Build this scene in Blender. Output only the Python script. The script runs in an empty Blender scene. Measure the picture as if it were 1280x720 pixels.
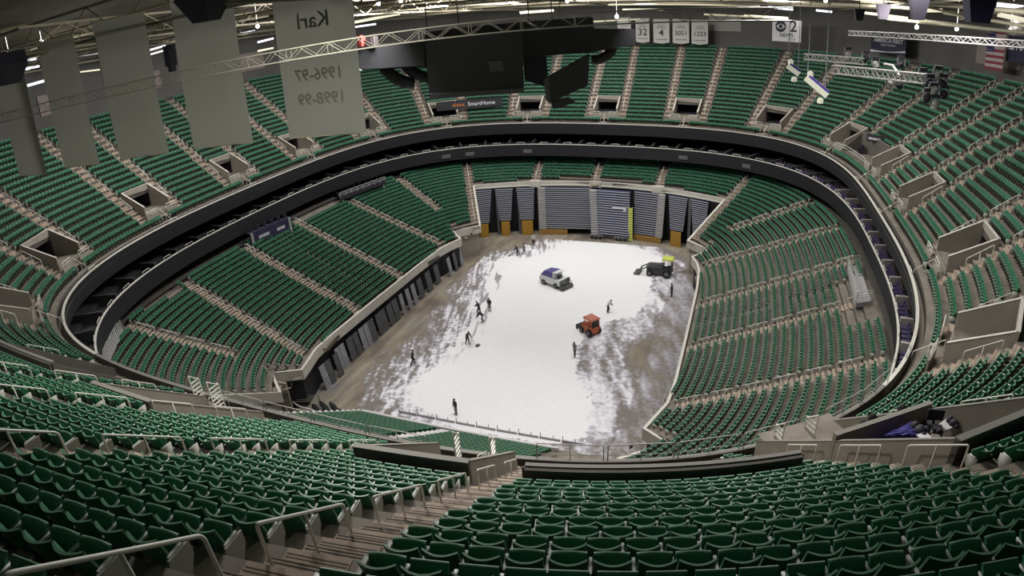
import bpy, bmesh, math, random
import numpy as np
from mathutils import Vector, Matrix
rnd = random.Random(7)
nrs = np.random.RandomState(5)
PI = math.pi
scene = bpy.context.scene
COL = scene.collection

# ------------------------------------------------------------------ lens / camera model
CF, CK = 796.2, .3688                       # focal length in pixels (1280 wide) and barrel term
CAM = np.array([22.7977, -60.9822, 35.5515])
YAW, PITCH, ROLL = .3794, .4165, -.0625
def _rot():
    cy, sy = math.cos(YAW), math.sin(YAW); cp, sp = math.cos(PITCH), math.sin(PITCH)
    fwd = np.array([-sy*cp, cy*cp, -sp]); right = np.array([cy, sy, 0]); up = np.cross(right, fwd)
    cr, sr = math.cos(ROLL), math.sin(ROLL)
    return np.stack([right*cr+up*sr, -right*sr+up*cr, fwd], 1)
CR = _rot()
def ray(p):
    d = (np.array(p, float)-[640, 360])/CF; r = np.linalg.norm(d); s = d*(1+CK*r*r)
    v = CR @ np.array([s[0], -s[1], 1.]); return v/np.linalg.norm(v)
def hit(p, z):
    d = ray(p); return CAM+d*((z-CAM[2])/d[2])
def onpl(p, pt, n):
    d = ray(p); n = np.array(n, float); return CAM+d*(((np.array(pt)-CAM)@n)/(d@n))
def proj(w):
    d = (np.atleast_2d(np.array(w, float))-CAM) @ CR
    z = np.where(d[:, 2] < .2, .2, d[:, 2])
    s = np.stack([d[:, 0], -d[:, 1]], 1)/z[:, None]
    q = np.linalg.norm(s, axis=1); r = q/(1+.3*q*q)
    for _ in range(30): r = r-(r*(1+CK*r*r)-q)/(1+3*CK*r*r)
    out = s/np.maximum(q, 1e-9)[:, None]*r[:, None]*CF+[640, 360]
    out[d[:, 2] < .2] = -9999
    return out
def inview(w, m=40):
    p = proj(w); return (p[:, 0] > -m) & (p[:, 0] < 1280+m) & (p[:, 1] > -m) & (p[:, 1] < 720+m)

cd = bpy.data.cameras.new('camera'); cam = bpy.data.objects.new('camera', cd); COL.objects.link(cam)
cd.type = 'PANO'; cd.sensor_width = 36; cd.sensor_fit = 'HORIZONTAL'
cd.panorama_type = 'FISHEYE_LENS_POLYNOMIAL'
cd.fisheye_fov = math.radians(150)
_r = np.linspace(0, 36.8/2*1.16, 400); _rn = _r*1280/36/CF; _th = np.arctan(_rn*(1+CK*_rn*_rn))
_c = np.linalg.lstsq(np.stack([_r, _r**2, _r**3, _r**4], 1), _th, rcond=None)[0]
cd.fisheye_polynomial_k0 = 0
for _i in range(4): setattr(cd, 'fisheye_polynomial_k%d' % (_i+1), -float(_c[_i]))
m = Matrix.Identity(4)
for i in range(3):
    m[i][0] = CR[i, 0]; m[i][1] = CR[i, 1]; m[i][2] = -CR[i, 2]; m[i][3] = CAM[i]
cam.matrix_world = m
cd.clip_start = .05; cd.clip_end = 500
scene.camera = cam
vs = scene.view_settings
vs.view_transform = 'Standard'; vs.look = 'None'; vs.exposure = 0; vs.gamma = 1; vs.use_curve_mapping = False

# ------------------------------------------------------------------ materials
MATS = {}
def mat(name, col, rough=.7, metal=0., noise=0., nscale=3., emit=None, estr=1., alpha=None, bump=0., spec=.35):
    if name in MATS: return MATS[name]
    mt = bpy.data.materials.new(name); mt.use_nodes = True
    nt = mt.node_tree; b = nt.nodes['Principled BSDF']
    b.inputs['Base Color'].default_value = (*col, 1); b.inputs['Roughness'].default_value = rough
    b.inputs['Metallic'].default_value = metal; b.inputs['Specular IOR Level'].default_value = spec
    if noise:
        tc = nt.nodes.new('ShaderNodeTexCoord'); n = nt.nodes.new('ShaderNodeTexNoise')
        n.inputs['Scale'].default_value = nscale; n.inputs['Detail'].default_value = 5
        nt.links.new(tc.outputs['Object'], n.inputs['Vector'])
        rp = nt.nodes.new('ShaderNodeMapRange'); rp.inputs['From Min'].default_value = .3; rp.inputs['From Max'].default_value = .7
        rp.inputs['To Min'].default_value = 1-noise; rp.inputs['To Max'].default_value = 1+noise
        nt.links.new(n.outputs['Fac'], rp.inputs['Value'])
        mx = nt.nodes.new('ShaderNodeVectorMath'); mx.operation = 'SCALE'; mx.inputs[0].default_value = col
        nt.links.new(rp.outputs['Result'], mx.inputs['Scale']); nt.links.new(mx.outputs['Vector'], b.inputs['Base Color'])
        if bump:
            bp = nt.nodes.new('ShaderNodeBump'); bp.inputs['Strength'].default_value = bump; bp.inputs['Distance'].default_value = .02
            nt.links.new(n.outputs['Fac'], bp.inputs['Height']); nt.links.new(bp.outputs['Normal'], b.inputs['Normal'])
    if emit:
        b.inputs['Emission Color'].default_value = (*emit, 1); b.inputs['Emission Strength'].default_value = estr
    MATS[name] = mt
    return mt
SEAT = mat('seat_green_plastic', (.029, .140, .078), .45, noise=.12, nscale=.6, spec=.4)
SEATHI = mat('seat_rim_highlight', (.12, .25, .16), .4)  # lighter green paints in the light caught by the seat edges
ARM = mat('armrest_pale_grey', (.62, .64, .60), .5)
ENDP = mat('seat_end_panel', (.33, .33, .29), .6)
IRON = mat('seat_iron', (.10, .095, .08), .55)
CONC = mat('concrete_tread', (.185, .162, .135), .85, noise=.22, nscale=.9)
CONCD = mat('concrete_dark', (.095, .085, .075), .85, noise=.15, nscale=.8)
CONCW = mat('concrete_wall', (.27, .245, .205), .85, noise=.10, nscale=.7)
STEP = mat('step_tan', (.36, .285, .225), .8, noise=.2, nscale=1.5)
COPE = mat('coping_and_dim_rim_grey', (.20, .19, .17), .8)
STEPN = mat('step_nosing', (.085, .075, .065), .8)
RAIL = mat('rail_white_paint', (.66, .65, .58), .4)
RIMW = mat('rim_cap_white', (.60, .58, .52), .5)
FASC = mat('fascia_black', (.015, .0145, .018), .6)
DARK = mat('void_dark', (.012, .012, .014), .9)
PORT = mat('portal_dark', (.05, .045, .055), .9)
SUITEF = mat('suite_floor', (.026, .025, .03), .85)
DIV = mat('suite_divider_shaded', (.035, .034, .036), .8); DIV_LIT = mat('suite_divider_lit', (.33, .30, .27), .8)  # one divider finish: shade painted into the first, light into the second
LIPW = mat('lip_wall_cream', (.50, .47, .42), .7, noise=.08, nscale=1.)

# ------------------------------------------------------------------ mesh builder
class MB:
    def __init__(s): s.v = []; s.f = []; s.m = []; s.mi = 0
    def pts(s, L):
        b = len(s.v); s.v += [tuple(map(float, p)) for p in L]; return b
    def face(s, L): s.f.append(tuple(L)); s.m.append(s.mi)
    def quad(s, a, b, c, d):
        k = s.pts([a, b, c, d]); s.face((k, k+1, k+2, k+3)); return s
    def poly(s, L):
        k = s.pts(L); s.face(range(k, k+len(L))); return s
    def hexa(s, B, T):           # bottom ring of 4, top ring of 4
        k = s.pts(list(B)+list(T))
        for q in ((3, 2, 1, 0), (4, 5, 6, 7), (0, 1, 5, 4), (1, 2, 6, 5), (2, 3, 7, 6), (3, 0, 4, 7)): s.face([k+i for i in q])
        return s
    def box(s, c, d, rz=0., M=None):
        hx, hy, hz = d[0]/2, d[1]/2, d[2]/2; cr, sr = math.cos(rz), math.sin(rz)
        P = []
        for z in (-hz, hz):
            for x, y in ((-hx, -hy), (hx, -hy), (hx, hy), (-hx, hy)):
                q = (c[0]+x*cr-y*sr, c[1]+x*sr+y*cr, c[2]+z) if M is None else tuple(M @ Vector((c[0]+x, c[1]+y, c[2]+z)))
                P.append(q)
        return s.hexa(P[:4], P[4:])
    def prism(s, poly, a, b):    # polygon points (n,2)->callable not needed: poly = list of 3d pts, extruded by vector b-a
        off = np.array(b, float)-np.array(a, float); n = len(poly)
        k = s.pts(list(poly)+[tuple(np.array(p)+off) for p in poly])
        s.face(range(k+n-1, k-1, -1)); s.face(range(k+n, k+2*n))
        for i in range(n): s.face((k+i, k+(i+1) % n, k+n+(i+1) % n, k+n+i))
        return s
    def tube(s, path, r, n=6, closed=False, caps=True):
        P = [np.array(p, float) for p in path]; N = len(P); R = r if hasattr(r, '__len__') else [r]*N
        k0 = len(s.v); up0 = None
        for i in range(N):
            a = P[(i-1) % N] if (closed or i > 0) else P[i]; b = P[(i+1) % N] if (closed or i < N-1) else P[i]
            t = b-a; t /= (np.linalg.norm(t)+1e-12)
            if up0 is None:
                up0 = np.array([0, 0, 1.]) if abs(t[2]) < .9 else np.array([1., 0, 0])
            u = np.cross(t, up0); u /= (np.linalg.norm(u)+1e-12); w = np.cross(u, t); up0 = w
            s.pts([P[i]+R[i]*(math.cos(2*PI*j/n+PI/n)*u+math.sin(2*PI*j/n+PI/n)*w) for j in range(n)])
        for i in range(N if closed else N-1):
            a = k0+i*n; b = k0+((i+1) % N)*n
            for j in range(n): s.face((a+j, a+(j+1) % n, b+(j+1) % n, b+j))
        if caps and not closed:
            s.face([k0+j for j in range(n-1, -1, -1)]); s.face([k0+(N-1)*n+j for j in range(n)])
        return s
    def lathe(s, c, prof, n=16, axis=(0, 0, 1)):
        ax = Vector(axis).normalized(); q = Vector((0, 0, 1)).rotation_difference(ax); k = len(s.v)
        for r, z in prof:
            for j in range(n):
                v = q @ Vector((r*math.cos(2*PI*j/n), r*math.sin(2*PI*j/n), z)); s.v.append((c[0]+v.x, c[1]+v.y, c[2]+v.z))
        for i in range(len(prof)-1):
            for j in range(n): s.face((k+i*n+j, k+i*n+(j+1) % n, k+(i+1)*n+(j+1) % n, k+(i+1)*n+j))
        s.face([k+j for j in range(n-1, -1, -1)]); s.face([k+(len(prof)-1)*n+j for j in range(n)])
        return s
    def grid(s, rows):           # rows of equal length point lists
        n = len(rows[0]); k = len(s.v)
        for r in rows: s.pts(r)
        for i in range(len(rows)-1):
            for j in range(n-1): s.face((k+i*n+j, k+i*n+j+1, k+(i+1)*n+j+1, k+(i+1)*n+j))
        return s
    def build(s, name, mats, parent=None, smooth=False, off=None):
        me = bpy.data.meshes.new(name)
        v = s.v if off is None else [(a-off[0], b-off[1], c-off[2]) for a, b, c in s.v]
        me.from_pydata(v, [], s.f)
        for mm in (mats if isinstance(mats, (list, tuple)) else [mats]): me.materials.append(mm)
        me.polygons.foreach_set('material_index', s.m)
        if smooth: me.polygons.foreach_set('use_smooth', [True]*len(s.f))
        me.update()
        o = bpy.data.objects.new(name, me); COL.objects.link(o)
        if parent is not None: o.parent = parent
        return o
def tag(o, label, cat, group=None, kind=None):
    o['label'] = label; o['category'] = cat
    if group: o['group'] = group
    if kind: o['kind'] = kind
    return o
def struct(o, label=None):
    o['kind'] = 'structure'
    return o
def thing(name, loc, label, cat, group=None, rz=0.):
    o = bpy.data.objects.new(name, None); o.empty_display_size = .2; COL.objects.link(o)
    o.location = tuple(map(float, loc)); o.rotation_euler = (0, 0, rz)
    return tag(o, label, cat, group)
def copy_tree(o, parent=None):
    c = o.copy(); COL.objects.link(c)
    if parent is not None: c.parent = parent
    for ch in list(o.children): copy_tree(ch, c)
    return c
ORD = ['first', 'second', 'third', 'fourth', 'fifth', 'sixth', 'seventh', 'eighth', 'ninth', 'tenth', 'eleventh', 'twelfth',
       'thirteenth', 'fourteenth', 'fifteenth', 'sixteenth', 'seventeenth', 'eighteenth', 'nineteenth', 'twentieth']
def ordw(i):
    if i < 20: return ORD[i]
    tens = {2: 'twenty', 3: 'thirty', 4: 'forty', 5: 'fifty', 6: 'sixty', 7: 'seventy', 8: 'eighty', 9: 'ninety'}; a, b = divmod(i+1, 10)
    return tens[a]+'-'+ORD[b-1] if b else tens[a][:-1]+'ieth'

# ------------------------------------------------------------------ bowl curves
RA, RB, RN, HR = 36.742, 41.8226, 3.2855, 18.19
def sup(A, B, n, t):
    c, s = np.cos(t), np.sin(t)
    return np.stack([A*np.sign(c)*np.abs(c)**(2/n), B*np.sign(s)*np.abs(s)**(2/n)], -1)
_t = np.linspace(0, 2*PI, 80001); _xy = sup(RA, RB, RN, _t)
_L = np.concatenate([[0], np.cumsum(np.linalg.norm(np.diff(_xy, axis=0), axis=1))]); PER = _L[-1]
# resample evenly and smooth the normals
_s = np.linspace(0, PER, 8001); _x = np.stack([np.interp(_s, _L, _xy[:, 0]), np.interp(_s, _L, _xy[:, 1])], 1)
_d = np.gradient(_x, axis=0); _d[0] = _d[-1] = (_x[1]-_x[-2]); _n = np.stack([_d[:, 1], -_d[:, 0]], 1); _n /= np.linalg.norm(_n, axis=1)[:, None]
def rim(s, off=0.):
    s = np.mod(np.asarray(s, float), PER)
    x = np.stack([np.interp(s, _s, _x[:, 0]), np.interp(s, _s, _x[:, 1])], -1)
    n = np.stack([np.interp(s, _s, _n[:, 0]), np.interp(s, _s, _n[:, 1])], -1)
    n = n/np.linalg.norm(n, axis=-1, keepdims=True)
    return x+n*np.asarray(off)[..., None], n
def P3(s, off, z):
    x, _ = rim(s, off); return np.array([x[0], x[1], z])
DR, SL = .8035, .7323
NROW = 21
NROWN = 25                      # the stand under the camera has more rows
def near_sector(s): return (np.asarray(s) > 190) & (np.asarray(s) < 242)
def e_row(k): return 1.07+DR*k
def z_row(k): return HR-.757+SL*e_row(k)
def o_in(k): return e_row(k)-.42
def o_out(k): return e_row(k)-.42+DR
def z_surf(off): return HR-.757+SL*off
def sdist(a, b): return (a-b+PER/2) % PER-PER/2
VOMS = [0.2, 13.1, 27.0, 40.8, 54.1, 67.4, 80.7, 94.3, 107.3, 121.3, 135.3, 149.9, 164.5, 176.6, 240.3, 253.6]
NVOM = [(199.8, 204.0, 7), (213.2, 216.5, 7), (226.3, 230.05, 11)]      # near tunnels: s0, s1, last row removed
PLAT = [(189.8, 196.5, 7), (217.9, 224.5, 7)]                          # near platforms
CPLAT = (15.7, 24.3)                                                    # camera platform between two tunnels
VW = 2.05
CUTS = [(v-VW, v+VW, 1, 5) for v in VOMS]+[(a-.05, b+.05, 0, k) for a, b, k in NVOM]+[(a, b, 0, k) for a, b, k in PLAT]+[(CPLAT[0]-.6, CPLAT[1]+.6, 1, 4)]
AISLES = []
for v in VOMS:
    for sgn in (-1, 1): AISLES.append((v+sgn*2.85, .62, 1))
AISLES += [(198.6, .6, 0), (204.9, .55, 0), (211.4, .5, 0), (217.12, .5, 0), (225.75, .5, 0), (230.75, .5, 0), (188.9, .6, 0)]
def is_cut(s, k):
    for a, b, k0, k1 in CUTS:
        if k0 <= k <= k1 and 0 <= (s-a) % PER <= (b-a): return True
    return False

# --- upper bowl treads and risers
sg = set(np.round(np.linspace(0, PER, 360, endpoint=False), 3))
for a, b, _, _ in CUTS: sg |= {round(a % PER, 3), round(b % PER, 3)}
sg = np.array(sorted(sg)); mids = (sg+np.diff(np.append(sg, sg[0]+PER))/2)
mb = MB()
NS = len(sg)
for k in range(NROWN+1):
    i0, i1, z, zb = o_in(k), o_out(k), z_row(k), (z_row(k-1) if k else HR-.7)
    a, _ = rim(sg, i0); b, _ = rim(sg, i1)
    if k == NROWN: b, _ = rim(sg, i1+3.0)
    if k == NROW: b = np.where(near_sector(sg)[:, None], b, rim(sg, i1+3.0)[0])
    base = len(mb.v)
    mb.v += [(p[0], p[1], zb) for p in a]+[(p[0], p[1], z) for p in a]+[(p[0], p[1], z) for p in b]
    for i in range(NS):
        if is_cut(mids[i], k) or (k > NROW and not near_sector(mids[i])): continue
        j = (i+1) % NS
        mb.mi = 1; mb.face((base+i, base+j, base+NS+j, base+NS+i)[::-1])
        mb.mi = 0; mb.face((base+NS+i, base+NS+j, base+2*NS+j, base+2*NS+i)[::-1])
a, _ = rim(sg, .05); b, _ = rim(sg, o_in(0)); base = len(mb.v)
mb.v += [(p[0], p[1], HR-.7) for p in a]+[(p[0], p[1], HR-.7) for p in b]; mb.mi = 0
for i in range(NS):
    j = (i+1) % NS; mb.face((base+i, base+j, base+NS+j, base+NS+i)[::-1])
struct(mb.build('upper_bowl_risers', [CONC, CONCD]))

def ring(name, prof, mats, mi=None, nseg=260, closed=True, s0=0, s1=PER, A=None, B=None, n=None):
    """sweep a profile [(offset,z)...] along the rim (or another superellipse)"""
    mb = MB(); rows = []
    if A is None:
        ss = np.linspace(s0, s1, nseg+1)
        for o, z in prof:
            p, _ = rim(ss, o); rows.append([(q[0], q[1], z) for q in p])
    else:
        t = np.linspace(0, 2*PI, nseg+1)
        for o, z in prof:
            p = sup(A+o, B+o, n, t); rows.append([(q[0], q[1], z) for q in p])
    for i in range(len(prof)-1):
        mb.mi = mi[i] if mi else 0; mb.grid([rows[i], rows[i+1]])
    return mb.build(name, mats)
# rim parapet, cap, fascia, soffit
for sa, sb, cap, ns_ in ((236-PER, 186, RIMW, 220), (186, 236, COPE, 50)):  # near stretch takes a grey cap, its dimmer light put into the colour
    struct(ring('upper_rim_parapet', [(.16, HR-.7), (.16, HR-.02), (.16, HR+.03), (-.06, HR+.03), (-.06, HR-.06), (0, HR-.06), (.25, 16.25), (5., 16.25)], [CONCW if cap is RIMW else CONCD, cap, FASC], [0, 1, 1, 1, 2, 2, 2], nseg=ns_, s0=sa, s1=sb))
# balcony-box ring
LA, LB, LN, LZ = 36.6, 40.75, 3.0, 14.69
struct(ring('balcony_lip', [(.12, 14.0), (.12, LZ+.03), (-.05, LZ+.03), (-.05, LZ-.06), (0, LZ-.06), (.15, 12.6), (4.5, 12.6)], [FASC, RIMW], [0, 1, 1, 1, 0, 0], A=LA, B=LB, n=LN))
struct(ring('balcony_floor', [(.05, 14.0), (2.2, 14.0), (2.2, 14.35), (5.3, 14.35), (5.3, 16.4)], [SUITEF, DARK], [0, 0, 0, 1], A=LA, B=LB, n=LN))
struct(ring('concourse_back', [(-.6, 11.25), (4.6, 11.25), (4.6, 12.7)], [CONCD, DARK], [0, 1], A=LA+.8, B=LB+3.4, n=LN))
# ------------------------------------------------------------------ lower bowl
NLOW = 22
LN2 = 3.1
def lowA(j): return 18.75+.79*j
def lowB(j): return 26.3+.79*j
def low_z(j): return 3.9+.333*j
def rowval(x, y):
    x, y = abs(x), abs(y); lo, hi = -8., 30.
    for _ in range(30):
        j = (lo+hi)/2
        if (x/lowA(j))**LN2+(y/lowB(j))**LN2 > 1: lo = j
        else: hi = j
    return lo
def pit_lip(ax): return 38.6-5.2*(ax/20.6)**2
def in_pit(x, y, g=0.):
    ax, ay = np.abs(x), np.abs(y)
    a = (ay > 24.4-g) & (ax < 15.9+(ay-24.4)*(4.7/9.)+g) & (ay < pit_lip(ax)+g)
    # notch triangle beside the corner vault
    def sd(p, q): return (q[0]-p[0])*(ay-p[1])-(q[1]-p[1])*(ax-p[0])
    T = ((17.2, 19.2), (19.3, 21.6), (15.9, 24.4))
    b = (sd(T[0], T[1]) > -g) & (sd(T[1], T[2]) > -g) & (sd(T[2], T[0]) > -g)
    c = (ay > 14) & (ax < np.interp(ay, [14, 15.4, 17.6, 19.6, 24.4, 24.5], [18.2, 18.2, 17.5, 16.9, 15.8, 15.8])+g) & (ay < 26)
    return a | b | c
LOWAIS = []
for y in (16.4, 5.0, -5.6, -16.9): LOWAIS.append(((-18.6, y), (-37.5, y), 'left', y))
for y in (16.2, 5.2, -4.8, -16.1): LOWAIS.append(((18.6, y), (37.5, y), 'right', y))
def _seg(p0, z0, p1, z1):
    a, b = hit(p0, z0), hit(p1, z1); return (a[0], a[1]), (b[0], b[1])
CORN = {}
for nm, p0, p1 in (('lc', (548, 277), (482, 221)), ('rc', (913, 302), (1020, 255)), ('ln', (297, 462), (148, 410))):
    a, b = _seg(p0, 5.2, p1, 11.); CORN[nm] = (a, b)
LOWAIS += [(*CORN['lc'], 'left', 'far corner'), (*CORN['rc'], 'right', 'far corner'), (*CORN['ln'], 'left', 'near corner')]
for sx in (-1, 1): LOWAIS.append(((sx*16.5, 24.0), (sx*24.6, 39.8), 'left' if sx < 0 else 'right', 'pit edge'))
for x0, x1 in ((-11., -11.9), (-.9, -1.2), (9.7, 10.2)): LOWAIS.append(((x0, 37.4), (x1, 44.2), 'far', x0))
def seg_dist(x, y, a, b):
    ax, ay = a; dx, dy = b[0]-ax, b[1]-ay; L2 = dx*dx+dy*dy
    t = np.clip(((x-ax)*dx+(y-ay)*dy)/L2, -.02, 1.05); return np.hypot(x-ax-t*dx, y-ay-t*dy)
NT = 900
tt = np.linspace(0, 2*PI, NT+1)
mb = MB()
for j in range(NLOW):
    a = sup(lowA(j), lowB(j), LN2, tt); b = sup(lowA(j+1), lowB(j+1), LN2, tt); z = low_z(j); zb = low_z(j-1) if j else 3.4
    if j == NLOW-1: b = sup(lowA(j+1)+1.2, lowB(j+1)+1.2, LN2, tt)
    base = len(mb.v)
    mb.v += [(p[0], p[1], zb) for p in a]+[(p[0], p[1], z) for p in a]+[(p[0], p[1], z) for p in b]
    c = (a[:-1]+a[1:]+b[:-1]+b[1:])/4; ca = (a[:-1]+a[1:])/2
    pt, pa = in_pit(c[:, 0], c[:, 1]), in_pit(ca[:, 0], ca[:, 1])
    N = NT+1
    for i in range(NT):
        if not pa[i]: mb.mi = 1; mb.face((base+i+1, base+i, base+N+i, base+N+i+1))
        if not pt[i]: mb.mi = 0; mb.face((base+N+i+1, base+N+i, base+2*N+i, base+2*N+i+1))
struct(mb.build('lower_bowl_risers', [CONC, CONCD]))

# lip walls on both sides (front of the stands, corner notches, pit flanks)
def arc_pts(a, b, n=6): return [tuple(np.array(a)+(np.array(b)-np.array(a))*i/n) for i in range(n+1)]
LIP = [(20.6, -33.4, 8.9), (15.9, -24.4, 5.), (19.3, -21.6, 4.9), (17.0, -19.6, 4.55), (17.6, -17.6, 4.5), (18.3, -15.4, 4.45), (18.5, -12, 4.45), (18.5, 10, 4.45),
       (18.3, 15, 4.45), (17.8, 17.4, 4.5), (17.0, 19.4, 4.55), (19.3, 21.6, 4.9), (15.9, 24.4, 5.), (20.6, 33.4, 8.9)]
for sx, side in ((-1, 'left'), (1, 'right')):
    L = [np.array((sx*x, y, z)) for x, y, z in LIP]
    nrm = []
    for i in range(len(L)):
        def en(k):
            d = L[k+1][:2]-L[k][:2]; d /= np.linalg.norm(d); return np.array([-d[1], d[0]])*sx
        ns = ([en(i-1)] if i else [])+([en(i)] if i < len(L)-1 else [])
        v = sum(ns); v /= np.linalg.norm(v); v /= max(.45, float(v @ ns[0])); nrm.append(np.array([v[0], v[1], 0]))   # points to the floor
    mb = MB()
    th = .14
    inn = [p+n_*th for p, n_ in zip(L, nrm)]; out = [p-n_*th for p, n_ in zip(L, nrm)]
    dn = np.array([0, 0, 1.])
    mb.mi = 0
    mb.grid([[p-dn*1.15 for p in inn], [p for p in inn]]); mb.mi = 1; mb.grid([inn, out]); mb.mi = 0
    mb.grid([out, [p-dn*1.3 for p in out]])
    struct(mb.build('trim_%d' % (1 if sx < 0 else 2), [LIPW, RIMW]))
    mb = MB(); deep = [p-n_*.25 for p, n_ in zip(L, nrm)]
    for i in range(len(L)-1):
        mb.mi = 1 if i in (0, 1, 10, 11, 12) else 0; mb.grid([[np.array((p[0], p[1], 0)) for p in deep[i:i+2]], [p-dn*1.1 for p in deep[i:i+2]]])
    mb.mi = 0
    mb.grid([[p-dn*1.15 for p in inn], [p-dn*1.15 for p in deep]])
    struct(mb.build('wall_%s' % side, [FASC, CONCW]))
# far and near pit walls
for sy, nm in ((1, 'far'), (-1, 'near')):
    xs = np.linspace(-20.6, 20.6, 41); ys = sy*pit_lip(np.abs(xs))
    mb = MB(); zt = 8.95
    f = lambda d, z: [(x, y-sy*d, z) for x, y in zip(xs, ys)]
    mb.mi = 1; mb.grid([f(-.12, zt), f(.16, zt)]); mb.mi = 0; mb.grid([f(.16, zt), f(.16, zt-.55)]); mb.mi = 1; mb.grid([f(.16, zt-.55), f(.22, zt-.6), f(.22, zt-.8)])
    mb.mi = 2; mb.grid([f(.1, zt-.8), f(-.6, 0)]); mb.mi = 0; mb.grid([f(-.12, zt), f(-.12, zt-.7)])
    struct(mb.build('wall_%s_pit' % nm, [LIPW, RIMW, DARK]))

# ------------------------------------------------------------------ seats
def seat_frames():
    """every seat: x, y, z, heading angle, aisle-end flags"""
    out = []
    for k in range(NROWN):                                  # upper bowl
        off = e_row(k)+.25; z = z_row(k)
        n = int(PER*(1+off/40)/.05); s = np.linspace(0, PER, n, endpoint=False)
        p, nn = rim(s, off); seg = np.linalg.norm(np.diff(np.vstack([p, p[:1]]), axis=0), axis=1)
        # runs between aisles / cuts
        blocked = np.zeros(n, bool)
        for a, hw, k0 in AISLES:
            if k >= k0: blocked |= np.abs(sdist(s, a))*(1+off/45 if False else 1) < hw/(1.)
        for a, b, k0, k1 in CUTS:
            if k0 <= k <= k1: blocked |= np.mod(s-a, PER) <= (b-a)
        if k >= NROW: blocked |= ~near_sector(s)
        if k == 0:
            for v in VOMS: blocked |= np.abs(sdist(s, v)) < .6
        st = np.argmax(blocked); idx = np.roll(np.arange(n), -st); run = []
        for i in list(idx)+[idx[0]]:
            if blocked[i]:
                if len(run) > 12:
                    Ls = np.cumsum(seg[run]); tot = Ls[-1]; c = int((tot-.1)//.525)
                    for q in range(c):
                        w = (tot-c*.525)/2+(q+.5)*.525; ii = run[min(len(run)-1, int(np.searchsorted(Ls, w)))]
                        out.append((p[ii][0], p[ii][1], z, math.atan2(-nn[ii][1], -nn[ii][0]), k, s[ii], q, c, 0))
                run = []
            else: run.append(i)
    for j in range(NLOW):                                   # lower bowl
        n = 4200; t = np.linspace(0, 2*PI, n, endpoint=False); p = sup(lowA(j)+.70, lowB(j)+.70, LN2, t)
        d = np.roll(p, -1, 0)-np.roll(p, 1, 0); nn = np.stack([d[:, 1], -d[:, 0]], 1); nn /= np.linalg.norm(nn, axis=1)[:, None]
        seg = np.linalg.norm(np.roll(p, -1, 0)-p, axis=1)
        blocked = in_pit(p[:, 0], p[:, 1], .3)
        pin = p-nn*.55; blocked |= in_pit(pin[:, 0], pin[:, 1], .15)
        for a, b, *_ in LOWAIS: blocked |= seg_dist(p[:, 0], p[:, 1], a, b) < .66
        if j >= NLOW-4:
            for x0, x1, y0, y1 in LOWCLEAR: blocked |= (p[:, 0] > x0) & (p[:, 0] < x1) & (p[:, 1] > y0) & (p[:, 1] < y1)
        if not blocked.any(): continue
        st = np.argmax(blocked); idx = np.roll(np.arange(n), -st); run = []
        for i in list(idx)+[idx[0]]:
            if blocked[i]:
                if len(run) > 8:
                    Ls = np.cumsum(seg[run]); tot = Ls[-1]; c = int((tot-.05)//.525)
                    for q in range(c):
                        w = (tot-c*.525)/2+(q+.5)*.525; ii = run[min(len(run)-1, int(np.searchsorted(Ls, w)))]
                        out.append((p[ii][0], p[ii][1], low_z(j), math.atan2(-nn[ii][1], -nn[ii][0]), 100+j, 0., q, c, 1))
                run = []
            else: run.append(i)
    for k in range(16):                                       # extended end seats at the near end
        y = -19.5-.8*k; z = .3+.5*k
        for x in np.arange(-10.6+.0*k, 9.2, .525):
            if abs(x+1.3) < .7: continue
            out.append((x, y-.45, z, PI/2, 200+k, 0., 0, 0, 2))
    return out
LOWCLEAR = [(33.4, 38, -9.5, .2), (-38, -34.6, 6.5, 15.6), (-38, -34., -24.5, -18.2), (-38, -35.9, 17.4, 30)]
SEATS = seat_frames()
SA = np.array([[q[0], q[1], q[2], q[3]] for q in SEATS])
ctr = SA[:, :3]+[0, 0, .5]
pj = proj(ctr); dist = np.linalg.norm(ctr-CAM, axis=1)
vis = (pj[:, 0] > -14) & (pj[:, 0] < 1294) & (pj[:, 1] > -10) & (pj[:, 1] < 735)
order = np.argsort(np.where(vis, dist, 1e9)); NEAR = order[:300]
keep = ((pj[:, 0] > -350) & (pj[:, 0] < 1630) & (pj[:, 1] > -80) & (pj[:, 1] < 1100)) | ((dist < 9) & (SA[:, 1] < -40))
nearset = set(NEAR.tolist())
far_idx = np.array([i for i in range(len(SEATS)) if keep[i] and i not in nearset])

def curve_back(mbx, nx, z0, z1, ztop_dip=0.):
    rowsF, rowsB = [], []
    for z in np.linspace(z0, z1, 4 if nx > 4 else 2):
        t = (z-.40)/.45; F, Bk = [], []
        for x in np.linspace(-1, 1, nx):
            w = .243-.012*max(0, t); y = -.02-.10*t+.095*x*x; F.append((x*w, y+.014, z)); Bk.append((x*w, y-.02, z-.0))
        rowsF.append(F); rowsB.append(Bk)
    return rowsF, rowsB
# low polygon seat for the mass of far seats
mb = MB(); F, Bk = curve_back(mb, 5, .42, .89)
mb.mi = 0; mb.grid(F); mb.grid([r[::-1] for r in Bk]); mb.mi = 1; mb.grid([F[-1], Bk[-1]])
mb.mi = 0
pr = [(.07, .42), (.215, .70), (.24, .718), (.265, .705), (.13, .40)]          # pan tipped up
mb.grid([[(-.225, y, z), (.225, y, z)] for y, z in pr[:2]]); mb.mi = 1; mb.grid([[(-.225, y, z), (.225, y, z)] for y, z in pr[1:4]]); mb.mi = 0; mb.grid([[(-.225, y, z), (.225, y, z)] for y, z in pr[3:]+pr[:1]])
for x in (-.225, .225): mb.poly([(x, y, z) for y, z in pr])
mb.mi = 2; mb.box((-.2625, .09, .615), (.042, .28, .03)); mb.mi = 3; mb.box((-.2625, .02, .30), (.035, .16, .60))
TPL = [(np.array(mb.v), list(mb.f), list(mb.m))]
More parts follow.
